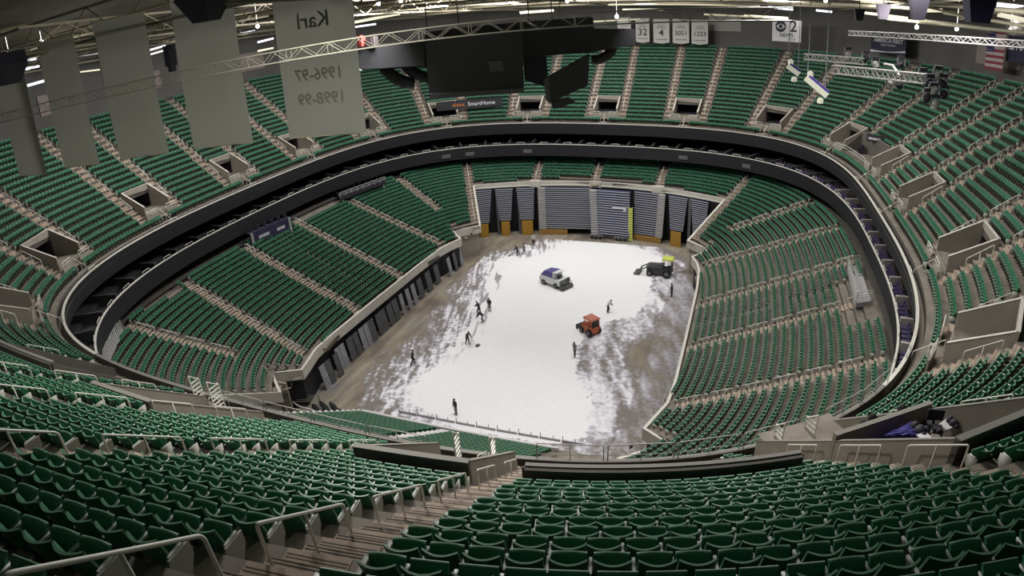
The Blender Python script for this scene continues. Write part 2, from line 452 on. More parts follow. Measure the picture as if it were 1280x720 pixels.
for xx in (-.32, .285):                                   # seats at the end of a run carry a pale side panel
    m2 = MB(); m2.v, m2.f, m2.m = list(mb.v), list(mb.f), list(mb.m); m2.mi = 4
    m2.prism([(xx, -.08, .06), (xx, .06, .06), (xx, .26, .40), (xx, .27, .60), (xx, -.07, .62), (xx, -.12, .5)], (0, 0, 0), (.035, 0, 0)); TPL.append((np.array(m2.v), m2.f, m2.m))
def mass_arrays(V0, F0, M0, idx, vbase):
    A = SA[idx]; n = len(A); ang = A[:, 3]-PI/2; c, s = np.cos(ang), np.sin(ang)
    X = V0[None, :, 0]*c[:, None]-V0[None, :, 1]*s[:, None]+A[:, 0:1]; Y = V0[None, :, 0]*s[:, None]+V0[None, :, 1]*c[:, None]+A[:, 1:2]; Z = V0[None, :, 2]+A[:, 2:3]
    W = np.stack([X, Y, Z], 2).reshape(-1, 3).astype(np.float32)
    lens = np.array([len(f) for f in F0]); flat = np.concatenate([np.array(f) for f in F0]); nv = len(V0)
    loops = (flat[None, :]+np.arange(n)[:, None]*nv).ravel().astype(np.int32)
    return W, loops+vbase, np.tile(lens, n), np.tile(np.array(M0), n)
def mass_mesh(name, idx, mats):
    kind = np.array([0 if SEATS[i][4] >= 200 else (1 if SEATS[i][6] == 0 else (2 if SEATS[i][6] == SEATS[i][7]-1 else 0)) for i in idx])
    parts = []; vb = 0
    for t_ in range(3):
        r_ = mass_arrays(*TPL[t_], idx[kind == t_], vb); parts.append(r_); vb += len(r_[0])
    W, loops, lens, mis = [np.concatenate([p[q] for p in parts]) for q in range(4)]
    starts = np.concatenate([[0], np.cumsum(lens)[:-1]]).astype(np.int32)
    me = bpy.data.meshes.new(name); me.vertices.add(len(W)); me.vertices.foreach_set('co', W.astype(np.float32).ravel())
    me.loops.add(len(loops)); me.loops.foreach_set('vertex_index', loops.astype(np.int32))
    me.polygons.add(len(lens)); me.polygons.foreach_set('loop_start', starts)
    for mm in mats: me.materials.append(mm)
    me.polygons.foreach_set('material_index', mis.astype(np.int32))
    me.update(calc_edges=True); me.validate()
    o = bpy.data.objects.new(name, me); COL.objects.link(o); return o
o = mass_mesh('stadium_seats', far_idx, [SEAT, SEATHI, ARM, IRON, ENDP])
tag(o, 'thousands of green folding stadium seats filling the lower and upper stands beyond the nearest rows', 'seats', kind='stuff')

# detailed seat for the nearest 300
def seat_parts():
    P = {}
    mb = MB(); pr0 = [(.0, .0), (.08, -.012), (.18, -.012), (.25, .0), (.30, .008), (.325, .004), (.34, -.02), (.335, -.05)]
    ca, sa = math.cos(math.radians(60)), math.sin(math.radians(60)); pr = [(.075+u*ca-w*sa, .43+u*sa+w*ca) for u, w in pr0]; top = []
    for y, z in pr:
        top.append([(x*(.21+.015*min(1, (z-.4)/.2)), y+.012*(1-x*x), z-.012*x*x*(1 if z > .7 else 0)) for x in np.linspace(-1, 1, 9)])
    mb.mi = 0; mb.grid(top[:5]); mb.mi = 1; mb.grid(top[4:7]); mb.mi = 0; mb.grid(top[6:])
    low = [(a, b+.045, c-.022) for a, b, c in top[0]]
    mb.grid([top[-1], low]); mb.grid([low, top[0]])
    for e in (0, -1): mb.poly([r[e] for r in top]+[low[e]])
    P['seat_pan'] = (mb, [SEAT, SEATHI], True)
    mb = MB(); F, Bk = curve_back(mb, 11, .40, .89)
    mb.mi = 0; mb.grid(F); mb.grid([r[::-1] for r in Bk]); mb.mi = 1
    lip = [[(x, y, z+.012) for x, y, z in F[-1]], [(x, y, z+.012) for x, y, z in Bk[-1]]]
    mb.grid([F[-1], lip[0]]); mb.grid(lip); mb.grid([lip[1], Bk[-1]])
    for e in (0, -1): mb.mi = 1; mb.poly([r[e] for r in F]+[r[e] for r in Bk[::-1]])
    mb.mi = 0; mb.grid([F[0], Bk[0]])
    P['backrest'] = (mb, [SEAT, SEATHI], True)
    mb = MB(); mb.hexa([(-.283, -.03, .595), (-.243, -.03, .595), (-.243, .25, .60), (-.283, .25, .60)], [(-.283, -.03, .628), (-.243, -.03, .628), (-.243, .255, .632), (-.283, .255, .632)])
    P['armrest'] = (mb, ARM, False)
    mb = MB(); mb.prism([(-.28, -.04, .0), (-.28, .10, .0), (-.28, .06, .36), (-.28, .25, .59), (-.28, -.06, .60)], (0, 0, 0), (.034, 0, 0))
    mb.lathe((-.295, -.05, .44), [(.055, 0), (.07, .012), (.07, .05), (.05, .062)], 12, (1, 0, 0))
    P['standard'] = (mb, IRON, False)
    return P
seat_me = {}
for nm, (mbx, mts, sm) in seat_parts().items():
    o = mbx.build(nm, mts, None, sm); seat_me[nm] = o.data; bpy.data.objects.remove(o)
mb = MB(); mb.prism([(0, -.08, .06), (0, .06, .06), (0, .30, .40), (0, .31, .60), (0, -.07, .62), (0, -.12, .5)], (0, 0, 0), (.035, 0, 0))
o = mb.build('end_panel', ENDP); END_ME = o.data; bpy.data.objects.remove(o)
def seat_place(q):
    k, s, i, c = q[4], q[5], q[6], q[7]
    row = ordw(k-8) if k >= 8 else None
    def aisle_after(s):      # which block
        if 217.12 < s < 225.75: return 'R'
        if 211.4 < s < 217.12: return 'M'
        if s < 211.4: return 'L'
        return 'F'
    b = aisle_after(s)
    # seat index: q counts with growing s, that is from left to right in the photo
    if b == 'R': a = 'centre block, %s row above dark wall, %s right of stepped aisle' % (row, ordw(i))
    elif b == 'M': a = 'left block, %s row above tunnel wall, %s left of stepped aisle' % (row, ordw(c-1-i))
    elif b == 'L': a = 'far left block, %s row from rim, %s left of railing aisle' % (ordw(k), ordw(c-1-i))
    else: a = 'right edge block beyond end railing, %s row from rim, %s from aisle' % (ordw(k), ordw(i))
    return 'green seat, '+a
for cnt, ii in enumerate(NEAR.tolist()):
    q = SEATS[ii]
    r = thing('stadium_seat', (q[0], q[1], q[2]), seat_place(q), 'seat', 'nearest green stadium seats', q[3]-PI/2)
    for nm, me in seat_me.items():
        if nm == 'standard' and q[6] == 0 and False: continue
        o = bpy.data.objects.new(nm, me); COL.objects.link(o); o.parent = r
    # seats at a run's end carry a pale end panel; q grows anticlockwise = towards +x of the local frame reversed
    if q[6] == q[7]-1:
        o = bpy.data.objects.new('armrest', seat_me['armrest']); COL.objects.link(o); o.parent = r; o.location = (.526, 0, 0)
    for end, xx in ((0, -.32), (q[7]-1, .28)):
        if q[6] == end:
            o = bpy.data.objects.new('end_panel', END_ME); COL.objects.link(o); o.parent = r; o.location = (xx, 0, 0)
            o['label'] = 'pale grey end panel'
# pale end panels for the far runs are part of the aisle end seats of the mass
# ------------------------------------------------------------------ arena floor and the ice on it
def lattice(seed, n=64):
    return np.random.RandomState(seed).rand(n, n)
def vnoise(x, y, seed, oct_=4):
    out = 0; amp = 1; tot = 0
    for o in range(oct_):
        g = lattice(seed+o); n = g.shape[0]
        xi, yi = np.floor(x).astype(int), np.floor(y).astype(int); fx, fy = x-xi, y-yi; fx, fy = fx*fx*(3-2*fx), fy*fy*(3-2*fy)
        a = g[xi % n, yi % n]*(1-fx)+g[(xi+1) % n, yi % n]*fx; b = g[xi % n, (yi+1) % n]*(1-fx)+g[(xi+1) % n, (yi+1) % n]*fx
        out = out+amp*(a*(1-fy)+b*fy); tot += amp; amp *= .55; x = x*2.03+7.1; y = y*2.03+3.7
    return out/tot
fm = bpy.data.materials.new('arena_floor_concrete'); fm.use_nodes = True; nt = fm.node_tree; bs = nt.nodes['Principled BSDF']
tc = nt.nodes.new('ShaderNodeTexCoord')
def nz(scale, det=5, stretch=None):
    n = nt.nodes.new('ShaderNodeTexNoise'); n.inputs['Scale'].default_value = scale; n.inputs['Detail'].default_value = det
    if stretch:
        mp = nt.nodes.new('ShaderNodeMapping'); mp.inputs['Scale'].default_value = stretch
        nt.links.new(tc.outputs['Object'], mp.inputs['Vector']); nt.links.new(mp.outputs['Vector'], n.inputs['Vector'])
    else: nt.links.new(tc.outputs['Object'], n.inputs['Vector'])
    return n
def rampn(src, stops):
    r = nt.nodes.new('ShaderNodeValToRGB'); e = r.color_ramp.elements
    while len(e) < len(stops): e.new(.5)
    for q, (p, c) in zip(e, stops): q.position = p; q.color = (*c, 1)
    nt.links.new(src, r.inputs['Fac']); return r
n1 = nz(.16, 6); r1 = rampn(n1.outputs['Fac'], [(.32, (.15, .125, .11)), (.47, (.235, .20, .15)), (.58, (.26, .23, .175)), (.72, (.215, .20, .195))])
n2 = nz(.5, 8, (2.2, .45, 1)); r2 = rampn(n2.outputs['Fac'], [(.35, (.72, .70, .72)), (.55, (1, 1, 1)), (.72, (1.25, 1.25, 1.28))])
mx = nt.nodes.new('ShaderNodeMixRGB'); mx.blend_type = 'MULTIPLY'; mx.inputs['Fac'].default_value = 1
nt.links.new(r1.outputs['Color'], mx.inputs[1]); nt.links.new(r2.outputs['Color'], mx.inputs[2]); nt.links.new(mx.outputs['Color'], bs.inputs['Base Color'])
rr = rampn(n1.outputs['Fac'], [(.3, (.35,)*3), (.6, (.7,)*3)]); nt.links.new(rr.outputs['Color'], bs.inputs['Roughness']); bs.inputs['Specular IOR Level'].default_value = .3
o = MB().quad((-24, -41, 0), (24, -41, 0), (24, 41, 0), (-24, 41, 0)).build('floor', fm); struct(o)

SOLID = [(655, 316), (690, 305), (730, 302), (765, 303), (805, 312), (834, 326), (818, 345), (816, 360), (808, 376), (793, 396), (758, 402), (729, 420), (720, 440), (722, 468), (736, 492),
         (743, 512), (738, 535), (730, 552), (690, 556), (600, 540), (548, 521), (514, 503), (510, 487), (526, 468), (548, 450), (566, 432), (584, 408), (598, 385), (606, 360), (612, 345), (604, 332), (632, 322)]
SP = np.array([hit(p, 0.)[:2] for p in SOLID])
def poly_sd(X, Y, P):
    d = np.full(X.shape, 1e9); ins = np.zeros(X.shape, bool); n = len(P)
    for i in range(n):
        a, b = P[i], P[(i+1) % n]; e = b-a; t = np.clip(((X-a[0])*e[0]+(Y-a[1])*e[1])/(e@e), 0, 1)
        d = np.minimum(d, np.hypot(X-a[0]-t*e[0], Y-a[1]-t*e[1]))
        c = ((a[1] > Y) != (b[1] > Y)) & (X < (b[0]-a[0])*(Y-a[1])/(b[1]-a[1]+1e-12)+a[0]); ins ^= c
    return np.where(ins, d, -d)
gx = np.arange(-15.5, 17.9, .13); gy = np.arange(-18.6, 34, .13); X, Y = np.meshgrid(gx, gy)
sd = poly_sd(X, Y, SP)
lw = np.clip((2-X)/6, 0, 1)                    # left-hand weight
sA = .55*vnoise(X*1.5+.25*Y, Y*.55, 11)+.45*(.5+1.5*(vnoise(X*3.6+1.2*Y, Y*.42-.3*X, 17, 3)-.5)); sB = vnoise((X*.94+Y*.35)*1.1, (Y*.94-X*.35)*.3, 31); fine = vnoise(X*3.1, Y*3.1, 51, 3); big = vnoise(X*.25, Y*.25, 71, 3)
streak = lw*sA+(1-lw)*sB
reach = np.where(X < 0, 6.2+1.2*(big-.5)*4, 6.4)*np.where(Y > 24, .55, 1.)
edge = sd+(fine-.5)*1.1+(big-.5)*1.2
basew = np.clip(1+edge/reach, 0, 1)
slush = lw*(basew*1.0+(streak-.5)*2.4+(fine-.5)*1.1-.16)+(1-lw)*(basew*.62+(streak-.5)*1.9+(fine-.5)*.8+.02)
cov = np.where(edge > 0, 1., np.clip(slush, 0, .95)*np.clip(basew*5, 0, 1))
ruts = np.clip((vnoise(X*2.8+.75*Y, Y*.30, 91, 2)-.57)*10, 0, 1)*np.clip((-4.5-X)/2, 0, 1)*np.clip((sd+6)/2, 0, 1)*np.clip((2.8-sd)/1.2, 0, 1)*np.clip((Y+8)/5, 0, 1)
cov = cov*(1-.75*ruts)
side = np.clip((X-14.0)/.5, 0, 1)*np.clip((23-Y)/3, 0, 1); cov = np.maximum(cov*(1-side), side*np.clip(.16+(streak-.5)*.9+(fine-.5)*.35, .0, .5))
ring_ = np.where(cov > .04, 1, 0)
idx = np.arange(X.size).reshape(X.shape)
F = []
cq = np.maximum.reduce([cov[:-1, :-1], cov[1:, :-1], cov[:-1, 1:], cov[1:, 1:]])
keepq = (cq > .06) | ((sd[:-1, :-1] > -reach[:-1, :-1]*.9))
jj, ii = np.where(keepq)
F = np.stack([idx[jj, ii], idx[jj, ii+1], idx[jj+1, ii+1], idx[jj+1, ii]], 1)
used, inv = np.unique(F, return_inverse=True); F = inv.reshape(F.shape)
co = np.stack([X.ravel(), Y.ravel(), .008+.03*cov.ravel()], 1)[used]
me = bpy.data.meshes.new('ice_sheet'); me.from_pydata(co.tolist(), [], F.tolist())
at = me.attributes.new('cover', 'FLOAT', 'POINT'); at.data.foreach_set('value', cov.ravel()[used].astype(np.float32))
im = bpy.data.materials.new('scraped_ice'); im.use_nodes = True; nt = im.node_tree; bs = nt.nodes['Principled BSDF']
an = nt.nodes.new('ShaderNodeAttribute'); an.attribute_name = 'cover'; tc = nt.nodes.new('ShaderNodeTexCoord')
nf = nz(2.2, 8); md = nt.nodes.new('ShaderNodeMath'); md.operation = 'MULTIPLY_ADD'; md.inputs[1].default_value = .5; md.inputs[2].default_value = -.25
nt.links.new(nf.outputs['Fac'], md.inputs[0]); ad = nt.nodes.new('ShaderNodeMath'); ad.operation = 'ADD'; nt.links.new(an.outputs['Fac'], ad.inputs[0]); nt.links.new(md.outputs['Value'], ad.inputs[1])
ri = rampn(ad.outputs['Value'], [(0., (.185, .165, .145)), (.18, (.27, .25, .25)), (.42, (.42, .40, .44)), (.70, (.68, .66, .71)), (1., (.80, .80, .80))])
nt.links.new(ri.outputs['Color'], bs.inputs['Base Color']); bs.inputs['Roughness'].default_value = .55; bs.inputs['Specular IOR Level'].default_value = .25
me.materials.append(im)
ice = bpy.data.objects.new('ice_sheet', me); COL.objects.link(ice)
tag(ice, 'white slushy ice sheet half scraped off the brown concrete arena floor', 'ice', kind='stuff')

# ------------------------------------------------------------------ entry tunnels of the upper bowl
VNAME = {}
_ordv = sorted([(((176.6-v) % PER), v) for v in VOMS]); 
for i, (_, v) in enumerate(_ordv): VNAME[v] = '%s upper tunnel from left' % ordw(i)
def wall_q(mb, s0, o0, s1, o1, zb0, zt0, zb1, zt1, th=.18):
    """upright concrete wall between two (s, off) plan points"""
    a, _ = rim(s0, o0); b, _ = rim(s1, o1); d = (b-a)/np.linalg.norm(b-a); n = np.array([-d[1], d[0]])*th/2
    B = [(*(a-n), zb0), (*(b-n), zb1), (*(b+n), zb1), (*(a+n), zb0)]; T = [(*(a-n), zt0), (*(b-n), zt1), (*(b+n), zt1), (*(a+n), zt0)]
    mb.hexa(B, T)
def tunnel(s0, s1, k0, k1, h, name='tunnel_walls', zk=None, hf=None, dark=False):
    mb = MB(); zf = z_row(k0+1)+.1 if zk is None else zk; of, ob = o_in(k0), o_out(k1); hf = h if hf is None else hf; p0 = P3(s0, of+.95, 0)
    for s, q in ((s0+.09, 1), (s1-.09, -1)):
        mb.mi = 0; wall_q(mb, s, of+.75, s, ob, zf-1.4, z_surf(of+.75)+hf, zf-1.4, z_surf(ob)+h)
        mb.mi = 1; wall_q(mb, s, of+.75, s, ob, z_surf(of+.75)+hf, z_surf(of+.75)+hf+.04, z_surf(ob)+h, z_surf(ob)+h+.04, .22)
    mb.mi = 4 if dark else 0; wall_q(mb, s0, ob, s1, ob, zf+2.0, z_surf(ob)+h, zf+2.3, z_surf(ob)+h)
    mb.mi = 5 if dark else 1; wall_q(mb, s0, ob, s1, ob, z_surf(ob)+h, z_surf(ob)+h+.04, z_surf(ob)+h, z_surf(ob)+h+.04, .22)
    # landing and the passage running back under the seats
    ss = np.linspace(s0, s1, 6)
    mb.mi = 0; wall_q(mb, s0, of+.8, s1, of+.8, zf-1.4, zf, zf-1.4, zf, .12)
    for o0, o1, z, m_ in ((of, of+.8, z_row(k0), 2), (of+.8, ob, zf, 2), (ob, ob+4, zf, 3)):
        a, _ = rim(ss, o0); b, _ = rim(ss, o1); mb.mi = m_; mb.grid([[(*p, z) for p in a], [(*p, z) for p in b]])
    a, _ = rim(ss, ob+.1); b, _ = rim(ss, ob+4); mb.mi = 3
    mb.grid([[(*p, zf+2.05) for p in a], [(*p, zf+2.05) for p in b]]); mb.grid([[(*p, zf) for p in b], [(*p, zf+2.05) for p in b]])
    for s in (s0+.1, s1-.1):
        p, _ = rim(s, ob); q, _ = rim(s, ob+4); mb.quad((*p, zf), (*q, zf), (*q, zf+2.05), (*p, zf+2.05))
    return struct(mb.build(name, [CONCW, COPE if dark else LIPW, CONC, PORT, CONCD, COPE]))
for v in VOMS: tunnel(v-VW, v+VW, 1, 5, .81, hf=1.45)
for (a, b, k), h_ in zip(NVOM, (.76, 1.12, 1.06)): tunnel(a, b, 5 if k > 9 else 0, k, h_, zk=HR+(3.85 if k > 9 else .5), dark=True)
a, b, _ = NVOM[2]; mb = MB(); mb.mi = 0
for s in (a+.09, b-.09): wall_q(mb, s, .7, s, 5.5, HR-.5, HR+SL*.7+.3, HR-.5, HR+SL*5.5+.3)
wall_q(mb, a, 5.5, b, 5.5, HR+1., HR+4.6, HR+1., HR+4.6, .16); ss = np.linspace(a, b, 6); p, _ = rim(ss, .65); q, _ = rim(ss, 5.5); mb.mi = 1; mb.grid([[(*u, HR+1.2) for u in p], [(*u, HR+1.2) for u in q]])
mb.mi = 2; wall_q(mb, a, 5.5, b, 5.5, HR+4.6, HR+4.65, HR+4.6, HR+4.65, .2)
for s in (a+.09, b-.09): wall_q(mb, s, .7, s, 5.5, HR+SL*.7+.3, HR+SL*.7+.34, HR+SL*5.5+.3, HR+SL*5.5+.34, .2)
struct(mb.build('tunnel_walls', [CONCW, CONC, COPE]))
def platform(s0, s1, k0, k1, zf, h):
    mb = MB(); of, ob = o_in(k0), o_out(k1); ss = np.linspace(s0, s1, 12)
    a, _ = rim(ss, of); b, _ = rim(ss, ob); mb.mi = 2; mb.grid([[(*p, zf) for p in a], [(*p, zf) for p in b]])
    mb.mi = 0
    for i in range(11): wall_q(mb, ss[i], ob, ss[i+1], ob, zf, z_surf(ob)+h, zf, z_surf(ob)+h, .25)
    for s in (s0, s1): wall_q(mb, s, of, s, ob, zf-.6, z_surf(of)+.5, zf, z_surf(ob)+h)
    mb.mi = 1
    for i in range(11): wall_q(mb, ss[i], ob-.1, ss[i+1], ob-.1, z_surf(ob)+h, z_surf(ob)+h+.05, z_surf(ob)+h, z_surf(ob)+h+.05, .15)
    return struct(mb.build('platform_walls', [CONCD, COPE, CONC]))
platform(*PLAT[0][:2], 0, 7, HR-.3, 1.05); platform(*PLAT[1][:2], 0, 7, HR-.3, 1.08)
platform(CPLAT[0]-.5, CPLAT[1]+.5, 1, 4, HR+1.0, .9)

# ------------------------------------------------------------------ stair treads in the aisles
def aisle_name(s):
    for v in VOMS:
        d = sdist(s, v)
        if abs(abs(d)-2.85) < .1:
            if 115 < v < 180: side = 'near' if d > 0 else 'far'
            elif 45 < v <= 115: side = 'left' if d > 0 else 'right'
            else: side = 'far' if d > 0 else 'near'
            return '%s side of the %s' % (side, VNAME[v])
    return {198.6: 'aisle left of lower left tunnel', 204.9: 'aisle right of lower left tunnel', 211.4: 'left foreground aisle ending at dark wall',
            217.12: 'wide foreground stepped aisle', 225.75: 'aisle beside the tunnel with the blue table', 230.75: 'aisle beyond the blue table tunnel', 188.9: 'aisle at the left frame edge'}[s]
for s, hw, k0 in AISLES:
    near = 195 < s < 236; mb = MB(); cnt = 0
    for k in range(k0, NROWN if near else NROW):
        o0 = o_out(k); z = z_row(k)
        p, n = rim(s, o0); tdir = np.array([-n[1], n[0]])
        if not inview([[p[0], p[1], z]], 60)[0] or is_cut(s, k): continue
        cnt += 1
        # half step in front of the next riser, plus a nosing on the tread edge
        def bar(oa, ob, za, zb, w):
            a, b = p-n*(o0-oa) if False else rim(s, oa)[0], rim(s, ob)[0]
            B = [(*(a-tdir*w), za), (*(a+tdir*w), za), (*(b+tdir*w), za), (*(b-tdir*w), za)]
            mb.hexa(B, [(x, y, zb) for x, y, _ in B])
        mb.mi = 0; bar(o0-.37, o0, z, z+SL*DR/2, hw-.02); bar(o_in(k)+.0, o_in(k)+.42, z, z+.010, hw-.02)
        mb.mi = 1; bar(o0-.36, o0-.342, z+SL*DR/2, z+SL*DR/2+.006, hw-.04); bar(o0-.30, o0-.282, z+SL*DR/2, z+SL*DR/2+.006, hw-.04)
        bar(o_in(k)+.02, o_in(k)+.40, z, z+.008, hw-.02) if False else None; bar(o_in(k)+.09, o_in(k)+.108, z, z+.014, hw-.04); bar(o_in(k)+.15, o_in(k)+.168, z, z+.014, hw-.04)
    if cnt: struct(mb.build('aisle_steps', [STEP, STEPN]))
for a, b, side, w in LOWAIS:
    a, b = np.array(a, float), np.array(b, float); d = (b-a)/np.linalg.norm(b-a); t = np.array([-d[1], d[0]]); Ltot = np.linalg.norm(b-a)
    js = np.array([rowval(*(a+d*u)) for u in np.linspace(0, Ltot, 120)]); us = np.linspace(0, Ltot, 120); mb = MB(); cnt = 0
    for j in range(NLOW):
        if j < js[0]-.3 or j+1 > js[-1]+.6: continue
        u1 = np.interp(j+1, js, us); u0 = np.interp(j, js, us); z = low_z(j); p = a+d*u1
        if not inview([[p[0], p[1], z]], 30)[0]: continue
        cnt += 1
        def bar2(ua, ub, za, zb, w_):
            P, Q = a+d*ua, a+d*ub
            B = [(*(P-t*w_), za), (*(P+t*w_), za), (*(Q+t*w_), za), (*(Q-t*w_), za)]; mb.hexa(B, [(x, y, zb) for x, y, _ in B])
        mb.mi = 0; bar2(u1-.36, u1+.02, z, z+.167, .58); mb.mi = 0; bar2(u0+.03, u0+.30, z, z+.015, .58)
    if cnt: struct(mb.build('aisle_steps', [STEP, STEPN]))

# ------------------------------------------------------------------ railings
def bend(path, r=.08, n=3):
    out = [np.array(path[0], float)]
    for i in range(1, len(path)-1):
        a, b, c = [np.array(q, float) for q in path[i-1:i+2]]
        u, v = (a-b), (c-b); lu, lv = np.linalg.norm(u), np.linalg.norm(v); q = min(r, lu*.4, lv*.4); u, v = u/lu, v/lv
        for k in range(n+1):
            w = k/n; out.append((b+u*q)*(1-w)**2+2*b*w*(1-w)+(b+v*q)*w*w)
    out.append(np.array(path[-1], float)); return out
def handrail(pts, h, r, label, group, near=False, posts=1, cat='handrail', name='handrail'):
    """pts: two floor points; a bent tube with a post in the middle"""
    a, b = [np.array(p, float) for p in pts]; up = np.array([0, 0, h])
    rail = MB(); rail.tube(bend([a, a+up, b+up, b], .1, 4 if near else 2), r, 8 if near else 5)
    if near:
        t = thing(name, a, label, cat, group)
        rail.build('rail', RAIL, t, True, off=a)
        for i in range(posts):
            m_ = a+(b-a)*(i+1)/(posts+1); pm = MB(); gz = -.3
            pm.tube([m_+np.array([0, 0, -.25]), m_+up], r*.9, 8)
            pm.build('post', RAIL, t, True, off=a)
        return t
    for i in range(posts):
        m_ = a+(b-a)*(i+1)/(posts+1); rail.tube([m_+np.array([0, 0, -.2]), m_+up], r*.9, 4)
    o = rail.build(name, RAIL, None, True, off=a); o.location = a
    return tag(o, label, cat, group)
nrail = 0
for s, hw, k0 in AISLES:
    near = 204 < s < 230
    so = {217.12: 216.95, 211.4: 211.65, 225.75: 226.1}.get(s, s)
    for idx, (off0, off1) in enumerate(((3.3, 5.0), (6.2, 8.0), (9.0, 10.9), (11.8, 13.8), (14.7, 16.6)) + (((17.4, 19.3),) if s == 217.12 else ())):
        if s == 204.9: off0, off1 = off0-.4, off1-.4
        k = int((off0-.65)/DR); ss0, ss1 = (so-.5+off0*.07, so-.5+off1*.07) if s == 204.9 else (so, so)
        A_, B_ = P3(ss0, off0, z_surf(off0)+.05), P3(ss1, off1, z_surf(off1)+.05); mid = (A_+B_)/2+[0, 0, .9]
        if not inview([mid], 130 if s == 217.12 else 10)[0] or np.linalg.norm(mid-CAM) < 1.8: continue
        if is_cut(s, k) or is_cut(s, k+2): continue
        lab = 'white handrail, %s, %s up from rim' % (aisle_name(s), ordw(idx))
        d_ = np.linalg.norm(mid-CAM)
        handrail((A_, B_), .92, .026 if d_ < 45 else .038, lab, 'white aisle handrails of the upper stands', near=d_ < 30, posts=1); nrail += 1
LN_ = {16.4: 'second aisle from far corner', 5.0: 'third aisle from far corner', -5.6: 'fourth aisle from far corner', -16.9: 'fifth aisle from far corner',
       16.2: 'second aisle from far corner', 5.2: 'third aisle from far corner', -4.8: 'fourth aisle from far corner', -16.1: 'fifth aisle from far corner', 'far corner': 'aisle at the far corner',
       'near corner': 'aisle at the near corner', 'pit edge': 'aisle along the bleacher pit edge', -11.: 'left aisle', -.9: 'middle aisle', 9.7: 'right aisle'}
for a, b, side, w in LOWAIS:
    a, b = np.array(a, float), np.array(b, float); d = (b-a)/np.linalg.norm(b-a); Ltot = np.linalg.norm(b-a)
    us = np.linspace(0, Ltot, 120); js = np.array([rowval(*(a+d*u)) for u in us]); idx = 0
    for j in range(max(1, int(math.ceil(js[0]))), 20, 3):
        if j+2 > js[-1]: break
        q = []
        for jj in (j+.35, j+2.5):
            u = np.interp(jj, js, us); p = a+d*u; q.append(np.array([p[0], p[1], low_z(int(jj))]))
        if not inview([q[0]], 10)[0]: continue
        lab = 'white handrail, lower %s stand, %s, %s up from floor' % (side, LN_[w], ordw(idx)); idx += 1
        handrail(q, .9, .04, lab, 'white aisle handrails of the lower stands', posts=2 if side == 'right' else 1); nrail += 1
# tunnel front parapets with rails, centre rails and rim hoops
def s_pt(s, off, z): return P3(s, off, z)
def parapet(s0, s1, off, z, label):
    a, b = P3(s0, off, z), P3(s1, off, z); t = thing('tunnel_railing', (a+b)/2, label, 'railing', 'low railings in front of the upper tunnels'); c = (a+b)/2
    d = (b-a)/np.linalg.norm(b-a); ang = math.atan2(d[1], d[0]); L = np.linalg.norm(b-a)
    w = MB(); w.box((0, 0, .35), (L, .12, .9), ang); w.build('base_wall', CONCW, t)
    r = MB(); up = np.array([0, 0, 1.])
    r.tube(bend([a-c+up*.8, a-c+up*1.35, b-c+up*1.35, b-c+up*.8], .06, 2), .035, 5); r.tube([a-c+up*1.05, b-c+up*1.05], .025, 4); r.tube([(a+b)/2-c+up*.8, (a+b)/2-c+up*1.35], .028, 4)
    r.build('rail', RAIL, t)
for v in VOMS:
    z0 = z_row(1)-.05
    if not inview([P3(v, 1.5, z0)], 10)[0]: continue
    for sg_, nm in ((1, 0), (-1, 1)):
        if 115 < v < 180: sd_ = ('near', 'far')[nm]
        elif 45 < v <= 115: sd_ = ('left', 'right')[nm]
        else: sd_ = ('far', 'near')[nm]
        parapet(v+sg_*.75, v+sg_*2.5, o_in(1)+.12, z_row(1)-.15, 'low white railing at %s front of the %s' % (sd_, VNAME[v]))
    handrail((P3(v, .3, HR-.7), P3(v, o_in(1)+.5, z_row(1)-.05)), .92, .03, 'white centre stair rail before the %s' % VNAME[v], 'centre stair rails at the rim')
    a, b = P3(v-.6, .05, HR), P3(v+.6, .05, HR); o = MB().tube(bend([a, a+[0, 0, .3], b+[0, 0, .3], b], .06, 2), .03, 5).build('rim_hoop', RAIL, None, True, off=a); o.location = a
    tag(o, 'small guard hoop on rim before the %s' % VNAME[v], 'railing', 'guard hoops on the upper rim')
# ------------------------------------------------------------------ retracted bleachers in the far pit
BLUE = mat('bleacher_fascia_blue', (.020, .022, .045), .5); NOSE = mat('bleacher_nosing_grey', (.42, .43, .49), .45); KICK = mat('bleacher_kick_panel_ochre', (.36, .20, .03), .6, noise=.15)
KICKO = mat('bleacher_kick_board_orange', (.30, .17, .045), .6, noise=.2); STAIRC = mat('bleacher_stair_grey', (.36, .35, .35), .6); GREYM = mat('grey_metal', (.16, .16, .17), .5); POSTG = mat('pit_post_grey', (.12, .12, .13), .7)
YEL = mat('hi_vis_yellow', (.62, .66, .16), .5); TYRE = mat('tyre_black', (.02, .02, .02), .8)
def fx(px, py, z):      # point on the bleacher front plane
    y = 37.6
    for _ in range(8): p = onpl((px, py), (0, y, 0), (0, 1, 0)); y = pit_lip(min(20.6, abs(p[0])))-.75-.9*(1-z/8.)
    return p[0]
